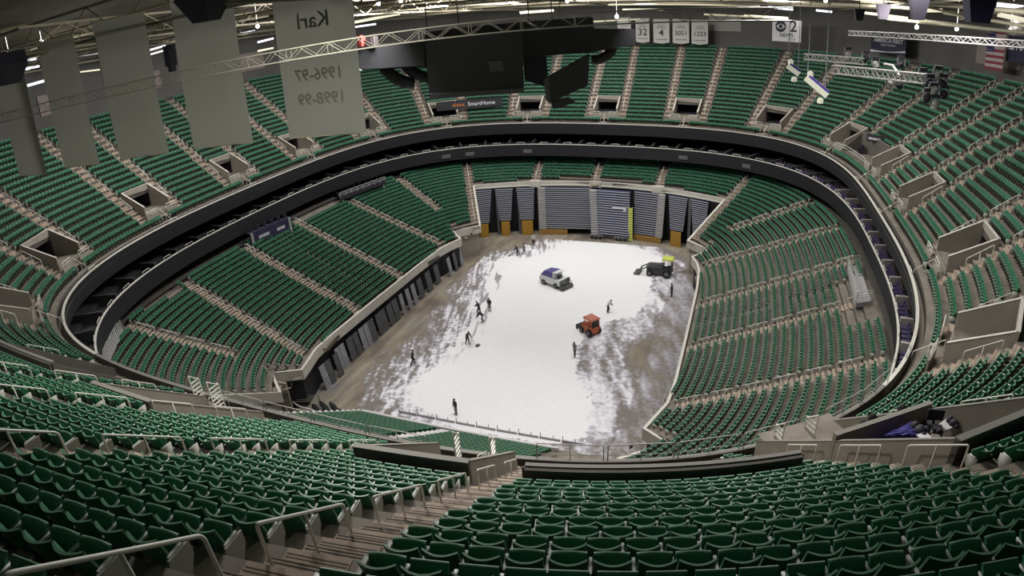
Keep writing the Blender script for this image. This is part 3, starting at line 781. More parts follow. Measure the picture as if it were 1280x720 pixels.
def bleacher(name_label, tl, tr, bl, br, ytop=8.0, nrow=17, kick=None, stair=None, depth=1.5, setf=0., zb=0.25, colr=None):
    """tl,tr,bl,br: plan x of the top and bottom corners"""
    def yf(x, z): return pit_lip(min(20.6, abs(x)))-.75-.9*(1-z/8.)-setf
    cx = (bl+br)/2; t = thing('retracted_bleacher', (cx, yf(cx, 0), 0), name_label, 'bleacher', 'retracted bleachers in the far pit'); o0 = np.array([cx, yf(cx, 0), 0])
    dk, ns, st = MB(), MB(), MB()
    zk = kick[1] if kick else zb
    for i in range(nrow):
        z0 = zk+(ytop-zk)*i/nrow; z1 = zk+(ytop-zk)*(i+1)/nrow; u = (z0-0)/ytop; xl = bl+(tl-bl)*u; xr = br+(tr-br)*u; h = z1-z0
        xs = [xl, xr]
        if stair == 'l': xs[0] = xl+1.15
        if stair == 'r': xs[1] = xr-1.15
        y0, y1 = yf(xs[0], z0), yf(xs[1], z0)
        def slab(m, xa, xb, dy, za, zb_):
            ya, yb = yf(xa, z0)+dy, yf(xb, z0)+dy
            m.hexa([(xa, ya, za), (xb, yb, za), (xb, yb+depth*.5, za), (xa, ya+depth*.5, za)], [(xa, ya, zb_), (xb, yb, zb_), (xb, yb+depth*.5, zb_), (xa, ya+depth*.5, zb_)])
        slab(dk, xs[0], xs[1], .10, z0, z1-.02); slab(ns, xs[0], xs[1], 0, z0+h*.58, z0+h*.86)
        if stair:
            xa, xb = (xl, xl+1.15) if stair == 'l' else (xr-1.15, xr)
            slab(st, xa, xb, -.12, z0+h*.1, z1-.06)
    dk.build('deck_stack', colr or BLUE, t, off=o0); ns.build('deck_nosing', NOSE, t, off=o0)
    if stair: st.build('stair_column', STAIRC, t, off=o0)
    if kick:
        k = MB(); xa, xb = (kick[2], kick[3]) if len(kick) > 2 else (bl, br); ya, yb = yf(xa, 0)-.05, yf(xb, 0)-.05
        k.hexa([(xa, ya, kick[0]), (xb, yb, kick[0]), (xb, yb+.3, kick[0]), (xa, ya+.3, kick[0])], [(xa, ya, kick[1]-.05), (xb, yb, kick[1]-.05), (xb, yb+.3, kick[1]-.05), (xa, ya+.3, kick[1]-.05)])
        o = k.build('kick_panel', KICK if kick[1] > 1.2 else KICKO, t, off=o0)
    return t, o0, yf
bleacher('narrow wedge of folded bleacher with ochre base, leftmost in the far pit', fx(591, 235, 8), fx(614, 234, 8), fx(600, 283, 0), fx(610, 284, 0), kick=(.02, 2.3))
bleacher('narrow wedge of folded bleacher with ochre base, second from left', fx(618, 233, 8), fx(640.5, 232, 8), fx(627, 284, 0), fx(637, 284, 0), kick=(.02, 2.5))
bleacher('narrow wedge of folded bleacher with ochre base, third from left', fx(644.5, 232, 8), fx(667.5, 232, 8), fx(652.5, 284, 0), fx(666, 285, 0), kick=(.02, 2.5))
bleacher('wide grey folded bleacher bank with orange base board, left of the bright section', fx(672, 233, 8), fx(738, 236, 8), fx(674, 286, 0), fx(738, 290, 0), nrow=20, kick=(.02, .95, fx(674, 286, 0), fx(709, 288, 0)), stair='l', colr=mat('bleacher_fascia_slate', (.028, .034, .042), .5))
t, o0, yf = bleacher('bright blue-grey bleacher bank pulled forward on wheeled carriers', fx(739, 236, 8), fx(789, 238, 8), fx(740, 296, 0)+.2, fx(788, 298, 0), ytop=8.1, nrow=19, stair='l', setf=1.3, zb=.7, colr=mat('bleacher_fascia_bright', (.04, .043, .10), .5))
for xc, in ((fx(745, 297, 0)+.4,), (fx(778, 297, 0),)):
    g = MB(); y0 = yf(xc, 0)-.1; g.box((xc, y0+.5, .45), (2.2, 1.2, .5)); c = g.build('wheel_carrier', GREYM, t, off=o0)
    for dx in (-.7, 0, .7):
        wm = MB(); wm.lathe((xc+dx, y0-.12, .3), [(.1, 0), (.29, .02), (.29, .2), (.1, .22)], 12, (0, 1, 0)); wm.build('wheel', TYRE, c, off=o0)
bleacher('dark folded bleacher bank with ochre base board, right of the yellow ladder', fx(793, 239, 8), fx(832, 243, 8), fx(792, 297, 0), fx(827, 299, 0), nrow=19, kick=(.02, .95, fx(792, 293, 0), fx(826, 297, 0)), stair='r')
bleacher('narrow wedge of folded bleacher with ochre base, right of the wide banks', fx(836, 243, 8), fx(860, 245, 8), fx(838, 299, 0), fx(851, 300, 0), kick=(.02, 2.5))
bleacher('narrow wedge of folded bleacher, rightmost in the far pit behind the corner rail', fx(864, 245, 8), fx(886, 249, 8), fx(867, 301, 0), fx(879, 302, 0), kick=(.02, 2.5))
# grey posts between the wedges
for i, px in enumerate((620.5, 647.5, 861.5)):
    x = fx(px, 270, 3); y = pit_lip(abs(x))-.45; m = MB(); m.box((0, 0, 4.), (.45, .3, 8.)); m.box((0, 0, .1), (.7, .5, .2)); o = m.build('pit_post', POSTG); o.location = (x, y, 0)
    tag(o, ['grey upright post in the gap between first and second bleacher wedges', 'grey upright post in the gap between second and third bleacher wedges', 'grey upright post between the two right bleacher wedges'][i], 'post', 'grey posts between bleacher wedges')
x = fx(789.3, 290, 0); y = pit_lip(abs(x))-2.9
t = thing('yellow_ladder', (x, y, 0), 'pale yellow upright ladder panel leaning on the bright bleacher', 'ladder')
for dx in (-.26, .26):
    m = MB(); m.box((dx, .3, 2.9), (.12, .14, 5.8)); m.build('rail', YEL, t)
for i in range(14):
    m = MB(); m.box((0, .3, .3+i*.4), (.42, .06, .28)); m.build('rung', YEL, t)
m = MB(); x = fx(776, 257, 5.); yb = pit_lip(abs(x))-.75-.9*.3-1.3-.10
m.box((0, -.1, 0), (2.3, .06, .22)); m.box((.9, -.11, -.34), (.4, .05, .18)); o = m.build('bleacher_sign', mat('sign_white', (.75, .75, .75), .5)); o.location = (x, yb, 5.45)
tag(o, 'small white strip sign on the front of the bright bleacher bank', 'sign')

for x0 in (-11., -.9, 9.7):
    y = pit_lip(abs(x0)); m = MB(); m.box((x0, y-.15, 8.55), (1.9, .5, 1.05)); m.box((x0, y+.3, 8.98), (1.9, .9, .06)); struct(m.build('lip_landing', LIPW))
# ------------------------------------------------------------------ panels under the left stand
PANL = mat('panel_light_grey', (.25, .25, .27), .6, noise=.15); PANM = mat('panel_mid_grey', (.085, .085, .09), .6, noise=.15)
k = 0
for px, w, lt, nm in (((391, 480), 1.0, 1, 'near end'), ((398, 474), .9, 0, ''), ((411, 466), .9, 0, ''), ((418, 460), .8, 1, ''), ((423, 455), .9, 1, ''), ((432, 446), 1.4, 0, ''), ((438, 441), 1.2, 0, ''), ((446, 434), .9, 1, ''), ((452, 429), .9, 1, ''),
                      ((459, 424), 1.3, 0, ''), ((468, 416), 1.0, 0, ''), ((474, 411), 1.2, 0, ''), ((482, 404), 1.2, 0, ''), ((489, 398), 1.2, 0, ''), ((498, 391), .8, 1, ''), ((505, 384), .9, 1, ''), ((512, 378), .9, 1, ''),
                      ((520, 371), 1.2, 0, ''), ((530, 362), 1.4, 0, ''), ((540, 353), 1.2, 0, ''), ((552, 343), .9, 1, ''), ((560, 337), .9, 0, ''), ((568, 331), .9, 1, '')):
    p = hit(px, .05); y = p[1]; x = -17.75 if -13 < y < 14 else -17.2
    m = MB(); m.prism([(0, -w/2, 0), (0, w/2, 0), (-.45, w/2, 2.75), (-.45, -w/2, 2.75)], (0, 0, 0), (.08, 0, .0)); m.box((-.12, 0, 1.3), (.06, w*.9, .1)); m.box((-.02, 0, .5), (.06, w*.9, .1))
    o = m.build('leaning_panel', PANL if lt else PANM); o.location = (x, y, .0); k += 1
    tag(o, '%s dasher panel leaning under the left stand, %s counted from the near end' % ('pale grey' if lt else 'dark grey', ordw(k-1)), 'panel', 'panels leaning under the left stand')
# near left corner: player tunnel wall, stacked steps, black covers and white edging
m = MB()
A_, B_ = hit((325, 473), 4.6), hit((358, 478), 4.5); D_ = np.array([.15, -.35, 0])
m.hexa([(A_[0], A_[1], .0), (B_[0], B_[1], .0), (B_[0]+.1, B_[1]-.25, 0), (A_[0]+.1, A_[1]-.25, 0)], [A_, B_, B_+[.1, -.25, 0], A_+[.1, -.25, 0]]); struct(m.build('corner_wall', CONCW))
GALV = mat('galvanised_steel', (.30, .30, .31), .4, metal=.3)
a = hit((372, 497), 0.6); t = thing('folded_stair', (a[0], a[1], 0), 'grey folded portable stair beside the near left corner', 'stair', rz=.6)
m = MB()
for i in range(6): m.box((0, i*.34, .25+i*.3), (1.2, .36, .07))
m.build('treads', GALV, t)
for sx in (-.62, .62):
    m = MB(); m.prism([(sx, -.2, 0), (sx, .2, 0), (sx, 2.1, 1.75), (sx, 1.75, 1.75)], (0, 0, 0), (.05, 0, 0)); m.build('stringer', GALV, t)
    m = MB(); m.tube(bend([(sx, 0, .3), (sx, 0, 1.25), (sx, 1.8, 2.75), (sx, 1.8, 1.8)], .1, 2), .03, 6); m.build('handrail', RAIL, t)
BLK = mat('black_cloth', (.012, .012, .013), .8); WHT = mat('white_edging', (.6, .58, .58), .6)
for i, (p, L, dz) in enumerate((((394, 509), 1.6, 1.2), ((406, 508), 2.4, 1.2), ((418, 509), 2.4, 1.2), ((425, 514), 1.0, 1.2))):
    a = hit(p, 1.0); m = MB(); m.tube([(-L/2, .35*L, .75), (-L/4, .15*L, .9), (0, 0, .82), (L/4, -.18*L, .86), (L/2, -.3*L, .6)], [.12, .25, .3, .28, .16], 8)
    for dx, dy in ((-L/3, L*.2), (0, 0), (L/3, -L*.2)): m.box((dx, dy, .4), (.1, .1, .8))
    o = m.build('covered_bench', BLK, None, True); o.location = (a[0], a[1], 0)
    tag(o, 'black covered bench at the near left floor corner, %s from the left' % ordw(i), 'bench', 'black covered benches at the near corner')
pw = [hit(p, .9) for p in ((365, 502), (374, 508), (388, 512), (400, 516))]
o = MB().tube(pw, .09, 6).build('white_edging', WHT, None, False, off=pw[0]); o.location = pw[0]; tag(o, 'white edging strip curving in front of the black covered benches', 'edging')
for i, y_ in enumerate((0, 1, 2, 3)):
    a, b = hit((332, 497+y_*2.3), 1.0+.0*i), hit((398, 494+y_*2.2), 1.0)
    m = MB(); m.tube([a, b], .035, 5); m.tube([a, a-[0, 0, 1.]], .035, 5); m.tube([b, b-[0, 0, 1.]], .035, 5); o = m.build('barrier_rail', mat('barrier_green_grey', (.22, .23, .18), .5), None, False, off=a); o.location = a
    tag(o, 'thin pale barrier rail across the near left corner, %s from the top' % ordw(i), 'railing', 'barrier rails at the near left corner')
# end seats platform under the extended near-end seats
m = MB()
for kx in range(16):
    y = -19.5-.8*kx; z = .3+.5*kx; m.box((-.8, y-.0-.45+.05, z/2-.01), (20.4, .8, z))
struct(m.build('near_end_risers', [CONC]))
m = MB()
for kx in range(16):
    m.box((-1.3, -19.4-.8*kx, .35+.5*kx), (1.2, .38, .25)); m.box((-11.15-.0*kx, -19.3-.8*kx, .3+.5*kx), (.35, .75, .5))
m.box((-.8, -18.75, .2), (20.4, .25, .4)); struct(m.build('near_end_steps', mat('step_white', (.62, .6, .6), .7)))
# low dasher remains along the near edge of the ice
for i in range(9):
    x = -6.5+2.1*i; m = MB(); m.box((0, 0, .12), (1.95, .12, .24)); m.box((-.9, 0, .35), (.06, .06, .7)); m.box((.3, 0, .3), (.05, .05, .6)); o = m.build('dasher_sill', mat('dasher_sill_grey', (.35, .32, .34), .6)); o.location = (x, -17.42, 0)
    tag(o, 'low grey dasher sill along the near ice edge, %s from the left' % ordw(i), 'sill', 'dasher sills on the near ice edge')

# ------------------------------------------------------------------ vehicles on the ice
WH = mat('paint_white', (.70, .70, .70), .35); PUR = mat('paint_violet_blue', (.11, .09, .26), .4); MACH = mat('machinery_grey', (.085, .085, .075), .55); ORG = mat('paint_orange', (.50, .13, .055), .45)
SKINM = mat('skin', (.45, .27, .19), .5); DGR = mat('paint_dark_grey', (.06, .06, .068), .5); GLASS = mat('dark_glass', (.03, .035, .04), .1)
def wheel(par, x, y, r, w, nm='wheel'):
    m = MB(); m.lathe((x-w/2, y, r), [(r*.55, 0), (r*.92, 0), (r, w*.2), (r, w*.8), (r*.92, w), (r*.55, w)], 16, (1, 0, 0)); o = m.build(nm, TYRE, par)
    m = MB(); m.lathe((x-w/2-.01, y, r), [(.02, 0), (r*.5, 0), (r*.5, w+.02), (.02, w+.02)], 12, (1, 0, 0)); m.build('hub', GREYM, o)
a, b = hit((683, 354), 0), hit((703, 361), 0); d = b-a; rz = math.atan2(d[1], d[0])+PI/2     # local -y is the machine's rear (driver end)
c = hit((693, 356), 0)
t = thing('ice_resurfacer', (c[0], c[1], .02), 'white ice resurfacer with violet blue hood on the white ice', 'ice resurfacer', rz=rz)
m = MB(); m.box((0, 0, .85), (1.9, 3.6, .75)); m.box((0, .5, 1.3), (1.85, 2.4, .2)); m.box((0, -1.55, 1.05), (1.8, .5, .5)); m.build('body', WH, t)
m = MB(); m.hexa([(-.95, -.55, 1.4), (.95, -.55, 1.4), (.9, 1.75, 1.4), (-.9, 1.75, 1.4)], [(-.85, -.45, 2.2), (.85, -.45, 2.2), (.7, 1.2, 2.05), (-.7, 1.2, 2.05)]); m.build('snow_tank_hood', PUR, t)
m = MB(); m.box((0, -.62, 1.8), (1.8, .12, .9)); m.box((0, -.95, 2.25), (1.7, .6, .06)); m.build('cab_screen', WH, t)
m = MB(); m.box((0, -1.0, 1.25), (.5, .45, .12)); m.box((0, -1.22, 1.55), (.5, .1, .55)); m.build('driver_seat', DGR, t)
m = MB(); m.tube([(0, -.7, 1.35), (0, -.8, 1.6)], .03, 6); m.lathe((0, -.82, 1.62), [(.15, 0), (.19, .02), (.15, .04)], 12, (0, -.4, 1)); m.build('steering_wheel', MACH, t)
m = MB(); m.box((0, -2.15, .32), (2.1, .8, .45)); m.box((0, -2.0, .75), (1.3, .5, .5)); m.tube([(-.9, -1.7, 1.1), (-.9, -2.3, .9), (-.9, -2.4, .5)], .05, 6); m.tube([(.9, -1.7, 1.1), (.9, -2.3, .9), (.9, -2.4, .5)], .05, 6); m.box((.6, -2.1, 1.2), (.3, .3, .5)); m.build('conditioner', MACH, t)
m = MB(); m.box((0, 2.0, .6), (1.2, .5, .7)); m.box((.3, 2.05, 1.1), (.5, .35, .4)); m.build('front_hopper', MACH, t)
for x in (-.85, .85):
    for y in (-1.1, 1.15): wheel(t, x, y, .42, .3)
RESURF = t
c = hit((826, 344), 0); a, b = hit((806, 343), 0), hit((840, 347), 0); d = b-a; rz = math.atan2(d[1], d[0])-PI/2   # local +y points right in the photo
t = thing('loader_tractor', (c[0]-.3, c[1], .02), 'dark grey loader tractor with lime yellow cab roof at the right ice edge', 'tractor', rz=rz)
m = MB(); m.box((0, .1, .85), (1.3, 3.6, .7)); m.hexa([(-.55, -1.7, 1.2), (.55, -1.7, 1.2), (.6, .6, 1.2), (-.6, .6, 1.2)], [(-.45, -1.5, 1.55), (.45, -1.5, 1.55), (.55, .6, 1.75), (-.55, .6, 1.75)]); m.build('body', DGR, t)
for x in (-.62, .62):
    for y in (.7, 1.9): m = MB(); m.tube([(x, y, 1.2), (x*.95, y, 2.55)], .06, 6); m.build('cab_post', MACH, t)
m = MB(); m.hexa([(-.8, .45, 2.55), (.8, .45, 2.55), (.8, 2.15, 2.55), (-.8, 2.15, 2.55)], [(-.7, .55, 2.75), (.7, .55, 2.75), (.7, 2.05, 2.75), (-.7, 2.05, 2.75)]); m.build('cab_roof', mat('lime_roof', (.50, .56, .10), .5), t)
m = MB(); m.box((0, 1.55, 1.3), (.55, .5, .14)); m.box((0, 1.85, 1.65), (.55, .12, .6)); m.build('driver_seat', MACH, t)
m = MB()
for x in (-.75, .75): m.tube([(x, .6, 1.5), (x, -1.4, 1.45), (x, -2.7, .7)], .09, 6)
m.tube([(-.75, -1.8, 1.2), (.75, -1.8, 1.2)], .06, 6); m.build('loader_arms', DGR, t)
m = MB(); m.prism([(-1., -2.6, .75), (-1., -2.7, .15), (-1., -3.5, .05), (-1., -3.55, .15), (-1., -2.85, .25), (-1., -2.75, .8)], (0, 0, 0), (2., 0, 0)); m.build('bucket', MACH, t)
m = MB(); m.box((.66, 1.2, .9), (.06, .5, .45)); m.build('lime_panel', mat('lime_roof', (.5, .56, .1)), t)
for x in (-.85, .85):
    wheel(t, x, 1.3, .62, .38); wheel(t, x, -1.2, .45, .3)
c = hit((737, 416), 0); a, b = hit((727, 414), 0), hit((744, 424), 0); d = b-a; rz = math.atan2(d[1], d[0])-PI/2
t = thing('compact_tractor', (c[0], c[1], .02), 'small orange cab tractor scraping slush at the ragged ice edge', 'tractor', rz=rz)
m = MB(); m.box((0, .35, .75), (1.25, 1.5, .7)); m.hexa([(-.5, -.9, .5), (.5, -.9, .5), (.55, -.3, .5), (-.55, -.3, .5)], [(-.45, -.85, 1.1), (.45, -.85, 1.1), (.5, -.3, 1.2), (-.5, -.3, 1.2)]); m.build('body', ORG, t)
for x in (-.6, .6):
    for y in (-.3, 1.05): m = MB(); m.tube([(x, y, 1.05), (x*.95, y*.97, 2.05)], .055, 6); m.build('cab_post', ORG, t)
m = MB(); m.hexa([(-.72, -.45, 2.05), (.72, -.45, 2.05), (.72, 1.2, 2.05), (-.72, 1.2, 2.05)], [(-.6, -.35, 2.22), (.6, -.35, 2.22), (.6, 1.1, 2.22), (-.6, 1.1, 2.22)]); m.build('cab_roof', mat('orange_roof', (.48, .17, .12), .5), t)
m = MB(); m.box((0, 1.02, 1.55), (1.1, .03, .8)); m.build('rear_window', GLASS, t)
m = MB(); m.box((0, .6, 1.15), (.5, .45, .12)); m.box((0, .85, 1.45), (.5, .1, .5)); m.build('driver_seat', DGR, t)
m = MB(); m.prism([(-.8, -1.55, .1), (-.8, -1.7, .5), (-.8, -1.62, .75), (-.8, -1.5, .45)], (0, 0, 0), (1.6, 0, 0)); m.tube([(-.3, -.9, .5), (-.3, -1.55, .4)], .05, 6); m.tube([(.3, -.9, .5), (.3, -1.55, .4)], .05, 6); m.build('front_blade', MACH, t)
for x in (-.7, .7):
    wheel(t, x, .75, .48, .32); wheel(t, x, -.65, .36, .25)

# ------------------------------------------------------------------ people
CLOTHB = mat('clothing_charcoal', (.03, .03, .033), .8); CLOTHD = mat('clothing_dark_olive', (.045, .045, .035), .8); JEAN = mat('clothing_navy', (.04, .045, .075), .8); CLW = mat('clothing_white', (.55, .55, .57), .8)
CLG = mat('clothing_grey', (.17, .165, .17), .8); HAIR = mat('hair_dark', (.02, .015, .012), .7); BOOT = mat('boots_black', (.015, .015, .015), .6); HAND = SKINM; EYE = mat('eye_dark', (.02, .02, .02), .3)
def skin_mesh(name, verts, edges, radii, root, sub=1):
    me = bpy.data.meshes.new(name); me.from_pydata([tuple(v) for v in verts], edges, []); o = bpy.data.objects.new(name, me); COL.objects.link(o)
    md = o.modifiers.new('s', 'SKIN'); md.use_smooth_shade = True
    for i, r in enumerate(radii): me.skin_vertices[0].data[i].radius = (r, r) if not isinstance(r, tuple) else r
    me.skin_vertices[0].data[root].use_root = True
    if sub:
        ms = o.modifiers.new('u', 'SUBSURF'); ms.levels = ms.render_levels = sub
    dg = bpy.context.evaluated_depsgraph_get(); nm = bpy.data.meshes.new_from_object(o.evaluated_get(dg)); nm.name = name
    bpy.data.objects.remove(o); return nm
def figure(lean, arms, legs, turn=0.):
    """joint positions; faces +y. arms: [(elbow),(wrist)] per side, legs: [(knee),(ankle)] per side"""
    def T(p):           # lean the upper body about the pelvis
        x, y, z = p; dz = z-.95; return np.array([x, y*math.cos(lean)+dz*math.sin(lean), .95-y*math.sin(lean)+dz*math.cos(lean)])
    J = {'pelvis': np.array([0, 0, .95]), 'waist': T((0, .01, 1.12)), 'chest': T((0, .0, 1.32)), 'neck': T((0, .01, 1.475)), 'head0': T((0, .035, 1.56)), 'head1': T((0, .045, 1.64)), 'head2': T((0, .03, 1.71)), 'nose': T((0, .135, 1.615))}
    for s, nm in ((-1, 'L'), (1, 'R')):
        i = 0 if s < 0 else 1
        J['sh'+nm] = T((s*.18, 0, 1.42)); J['el'+nm] = np.array(arms[i][0]); J['wr'+nm] = np.array(arms[i][1])
        J['hip'+nm] = np.array([s*.095, 0, .90]); J['kn'+nm] = np.array(legs[i][0]); J['an'+nm] = np.array(legs[i][1]); J['toe'+nm] = np.array(legs[i][1])+[s*.03, .17, -.055]; J['heel'+nm] = np.array(legs[i][1])+[0, -.05, -.05]
    return J
def body_mesh(J):
    V, E, R_ = [], [], []
    ix = {}
    def add(n, p, r, to=None):
        ix[n] = len(V); V.append(p); R_.append(r)
        if to is not None: E.append((ix[to], ix[n]))
    add('pelvis', J['pelvis'], .125); add('waist', J['waist'], .115, 'pelvis'); add('chest', J['chest'], .135, 'waist'); add('neck', J['neck'], .055, 'chest')
    add('head0', J['head0'], .075, 'neck'); add('head1', J['head1'], .085, 'head0'); add('head2', J['head2'], .065, 'head1'); add('nose', J['nose'], .014, 'head1')
    for nm, s in (('L', -1), ('R', 1)):
        add('ear'+nm, J['head1']+np.array([s*.088, -.01, -.01]), .016, 'head1')
        add('sh'+nm, J['sh'+nm], .062, 'chest'); add('el'+nm, J['el'+nm], .042, 'sh'+nm); add('wr'+nm, J['wr'+nm], .028, 'el'+nm)
        f = J['wr'+nm]-J['el'+nm]; f /= np.linalg.norm(f); side = np.cross(f, [0, 0, 1.]); side = side/(np.linalg.norm(side)+1e-6); dn = np.cross(side, f)
        add('pa'+nm, J['wr'+nm]+f*.075, (.036, .02), 'wr'+nm)
        for q, (o_, L_) in enumerate(((-.028, .062), (-.009, .072), (.010, .068), (.028, .052))):
            b0 = J['wr'+nm]+f*.10+side*o_; b1 = b0+f*L_*.5-dn*.008; b2 = b1+f*L_*.25-dn*.035
            add('f%d0%s' % (q, nm), b0, .009, 'pa'+nm); add('f%d1%s' % (q, nm), b1, .0085, 'f%d0%s' % (q, nm)); add('f%d2%s' % (q, nm), b2, .008, 'f%d1%s' % (q, nm))
        th = J['wr'+nm]+f*.05+side*(-s*.03); add('t0'+nm, th+f*.02+side*(-s*.014), .01, 'pa'+nm); add('t1'+nm, th+f*.05+side*(-s*.025)-dn*.015, .009, 't0'+nm)
        add('hip'+nm, J['hip'+nm], .092, 'pelvis'); add('kn'+nm, J['kn'+nm], .062, 'hip'+nm); add('an'+nm, J['an'+nm], .04, 'kn'+nm); add('toe'+nm, J['toe'+nm], .034, 'an'+nm); add('heel'+nm, J['heel'+nm], .034, 'an'+nm)
    return skin_mesh('body', V, E, R_, 0)
def chain_mesh(name, chains, root=0):
    V, E, R_ = [], [], []
    key = {}
    for ch in chains:
        prev = None
        for n, p, r in ch:
            if n not in key: key[n] = len(V); V.append(p); R_.append(r)
            if prev is not None and (key[prev], key[n]) not in E: E.append((key[prev], key[n]))
            prev = n
    return skin_mesh(name, V, E, R_, root)
def clothes(J):
    hem = {s: J['hip'+s]*.6+J['kn'+s]*.4 for s in 'LR'}
    cuff = {s: J['el'+s]*.12+J['wr'+s]*.88 for s in 'LR'}
    jk = chain_mesh('jacket', [[('hem', J['pelvis']-np.array([0, 0, .13]), .17), ('pelvis', J['pelvis']+np.array([0, 0, .0]), .17), ('waist', J['waist'], .165), ('chest', J['chest'], .185), ('col', J['neck']*.95+J['chest']*.05, .082)]] +
                    [[('chest', 0, 0), ('sh'+s, J['sh'+s], .095), ('el'+s, J['el'+s], .07), ('cf'+s, cuff[s], .047)] for s in 'LR'])
    an = {s: J['an'+s]*.93+J['kn'+s]*.07 for s in 'LR'}
    tr = chain_mesh('trousers', [[('waist', J['waist']*.6+J['pelvis']*.4, .14), ('pelvis', J['pelvis']-np.array([0, 0, .0]), .148), ('hip'+s, J['hip'+s]-np.array([0, 0, .02]), .12), ('kn'+s, J['kn'+s], .09), ('an'+s, an[s], .065)] for s in 'LR'])
    bt = [chain_mesh('boot', [[('a', J['an'+s]+np.array([0, 0, .06]), .055), ('b', J['an'+s]-np.array([0, 0, .03]), .052), ('t', J['toe'+s]+np.array([0, .02, .0]), .046)], [('b', 0, 0), ('h', J['heel'+s], .047)]]) for s in 'LR']
    up = (J['head2']-J['head1']); up /= np.linalg.norm(up)
    c = J['head1']+up*.035+np.array([0, -.018, 0])
    q = Vector((0, 0, 1)).rotation_difference(Vector(up)); mb = MB(); n = 14
    for r, z in ((.104, -.045), (.109, 0.), (.1, .045), (.072, .085), (.03, .105)):
        for i in range(n):
            v = q @ Vector((r*.92*math.cos(2*PI*i/n), r*1.04*math.sin(2*PI*i/n), z)); mb.v.append((c[0]+v.x, c[1]+v.y, c[2]+v.z))
    for a in range(4):
        for i in range(n): mb.face((a*n+i, a*n+(i+1) % n, a*n+n+(i+1) % n, a*n+n+i))
    mb.face([4*n+i for i in range(n)]); mb.face([i for i in range(n-1, -1, -1)])
    o = mb.build('hair', HAIR, None, True); hr_ = o.data; bpy.data.objects.remove(o)
    ey = []
    for s in (-1, 1):
        f = np.cross(up, [1, 0, 0]); f = f if f[1] > 0 else -f
        e = MB(); p = J['head1']+f*.082+np.array([s*.034, 0, 0])+up*.008; e.lathe(tuple(p), [(.004, -.010), (.012, -.004), (.012, .004), (.004, .010)], 8, (0, 1, 0)); oo = e.build('eye', EYE, None, True); ey.append(oo.data); bpy.data.objects.remove(oo)
    return jk, tr, bt, hr_, ey
POSES = {
 'stand': figure(.05, [((-.25, .02, 1.15), (-.22, .14, .93)), ((.25, .02, 1.15), (.22, .14, .93))], [((-.11, .03, .50), (-.12, 0, .10)), ((.11, .02, .50), (.13, -.02, .10))]),
 'walk': figure(.10, [((-.26, .12, 1.16), (-.2, .32, 1.0)), ((.26, -.14, 1.15), (.24, -.18, .90))], [((-.10, .2, .52), (-.11, .12, .10)), ((.10, -.03, .52), (.12, -.34, .14))]),
 'shovel': figure(.45, [((-.24, .42, 1.02), (-.08, .62, .92)), ((.25, .40, 1.10), (.10, .44, 1.12-.0))], [((-.12, .16, .52), (-.14, .08, .10)), ((.12, .02, .50), (.15, -.18, .11))]),
 'bend': figure(.85, [((-.22, .62, .90), (-.10, .78, .68)), ((.22, .60, .92), (.10, .66, .80))], [((-.12, .16, .52), (-.14, .04, .10)), ((.12, .12, .50), (.15, -.14, .11))]),
}
PM = {}
for nm, J in POSES.items(): PM[nm] = (body_mesh(J),)+clothes(J)
def setm(o, m):
    if not o.data.materials: o.data.materials.append(None)
    o.material_slots[0].link = 'OBJECT'; o.material_slots[0].material = m
def person(px, pose, rz, label, jac, tro, hair=HAIR, zoff=0., pos=None, scale=1.0):
    p = hit(px, 0.) if pos is None else np.array(pos); t = thing('person', (p[0], p[1], p[2]+.03+zoff), label, 'person', None, rz)
    b, jk, tr, bt, hr_, ey = PM[pose]; t.scale = (scale*1.07,)*3
    def ad(nm, me, m): o = bpy.data.objects.new(nm, me); COL.objects.link(o); o.parent = t; setm(o, m); return o
    ad('body', b, SKINM); ad('jacket', jk, jac); ad('trousers', tr, tro); ad('hair', hr_, hair)
    for q in bt: ad('boot', q, BOOT)
    for q in ey: ad('eye', q, EYE)
    return t
def shovel(t, label, pose='shovel', L=1.5):
    J = POSES[pose]; a = np.array(J['wrR'])+[0, .09, 0]; b = np.array(J['wrL'])+[.02, .09, -.01]; d = (b-a)/np.linalg.norm(b-a)
    k = (b[2]-.12)/max(.05, -d[2]) if d[2] < -.05 else .8; e = b+d*min(k, .55); rzm = Matrix.Translation(t.location) @ Matrix.Rotation(t.rotation_euler.z, 4, 'Z')
    e = np.array([e[0], e[1]+.2, .06])
    s_ = bpy.data.objects.new('snow_shovel', None); COL.objects.link(s_); s_.matrix_world = rzm; tag(s_, label, 'shovel')
    m = MB(); m.tube([a-(b-a)*.35, a, b, e], .02, 6); m.build('handle', MACH, s_)
    m = MB(); m.hexa([(e[0]-.28, e[1]-.02, -.01), (e[0]+.28, e[1]-.02, -.01), (e[0]+.3, e[1]+.3, -.02), (e[0]-.3, e[1]+.3, -.02)], [(e[0]-.28, e[1]-.04, .2), (e[0]+.28, e[1]-.04, .2), (e[0]+.3, e[1]+.3, 0), (e[0]-.3, e[1]+.3, 0)]); m.build('blade', DGR, s_)
person((570.5, 518.5), 'stand', 2.6, 'person in dark olive jacket alone on the white ice nearest the camera', CLOTHD, CLG)
t = person((517, 456), 'walk', -.9, 'person in black walking across the slush near the left wall', CLOTHB, CLOTHB)
t = person((584.5, 430.5), 'shovel', -1.9, 'person in charcoal coat pushing a scraper left of the white ice centre', CLOTHB, CLOTHB); shovel(t, 'dark snow shovel held by the charcoal coated person left of centre')
person((604, 403), 'bend', 2.0, 'person in black bending forward beside another on the left ice', CLOTHB, CLG)
person((599.5, 393.5), 'shovel', 1.2, 'person in black half hidden behind the bending person', CLOTHB, CLOTHB)
person((612.5, 389), 'stand', 3.0, 'person in charcoal standing upright right of the bending pair', CLOTHB, CLG)
t = person((647.5, 320), 'shovel', 1.6, 'person in dark clothes shovelling at the far left ice edge', JEAN, CLOTHB); shovel(t, 'dark shovel held by the person at far left ice edge')
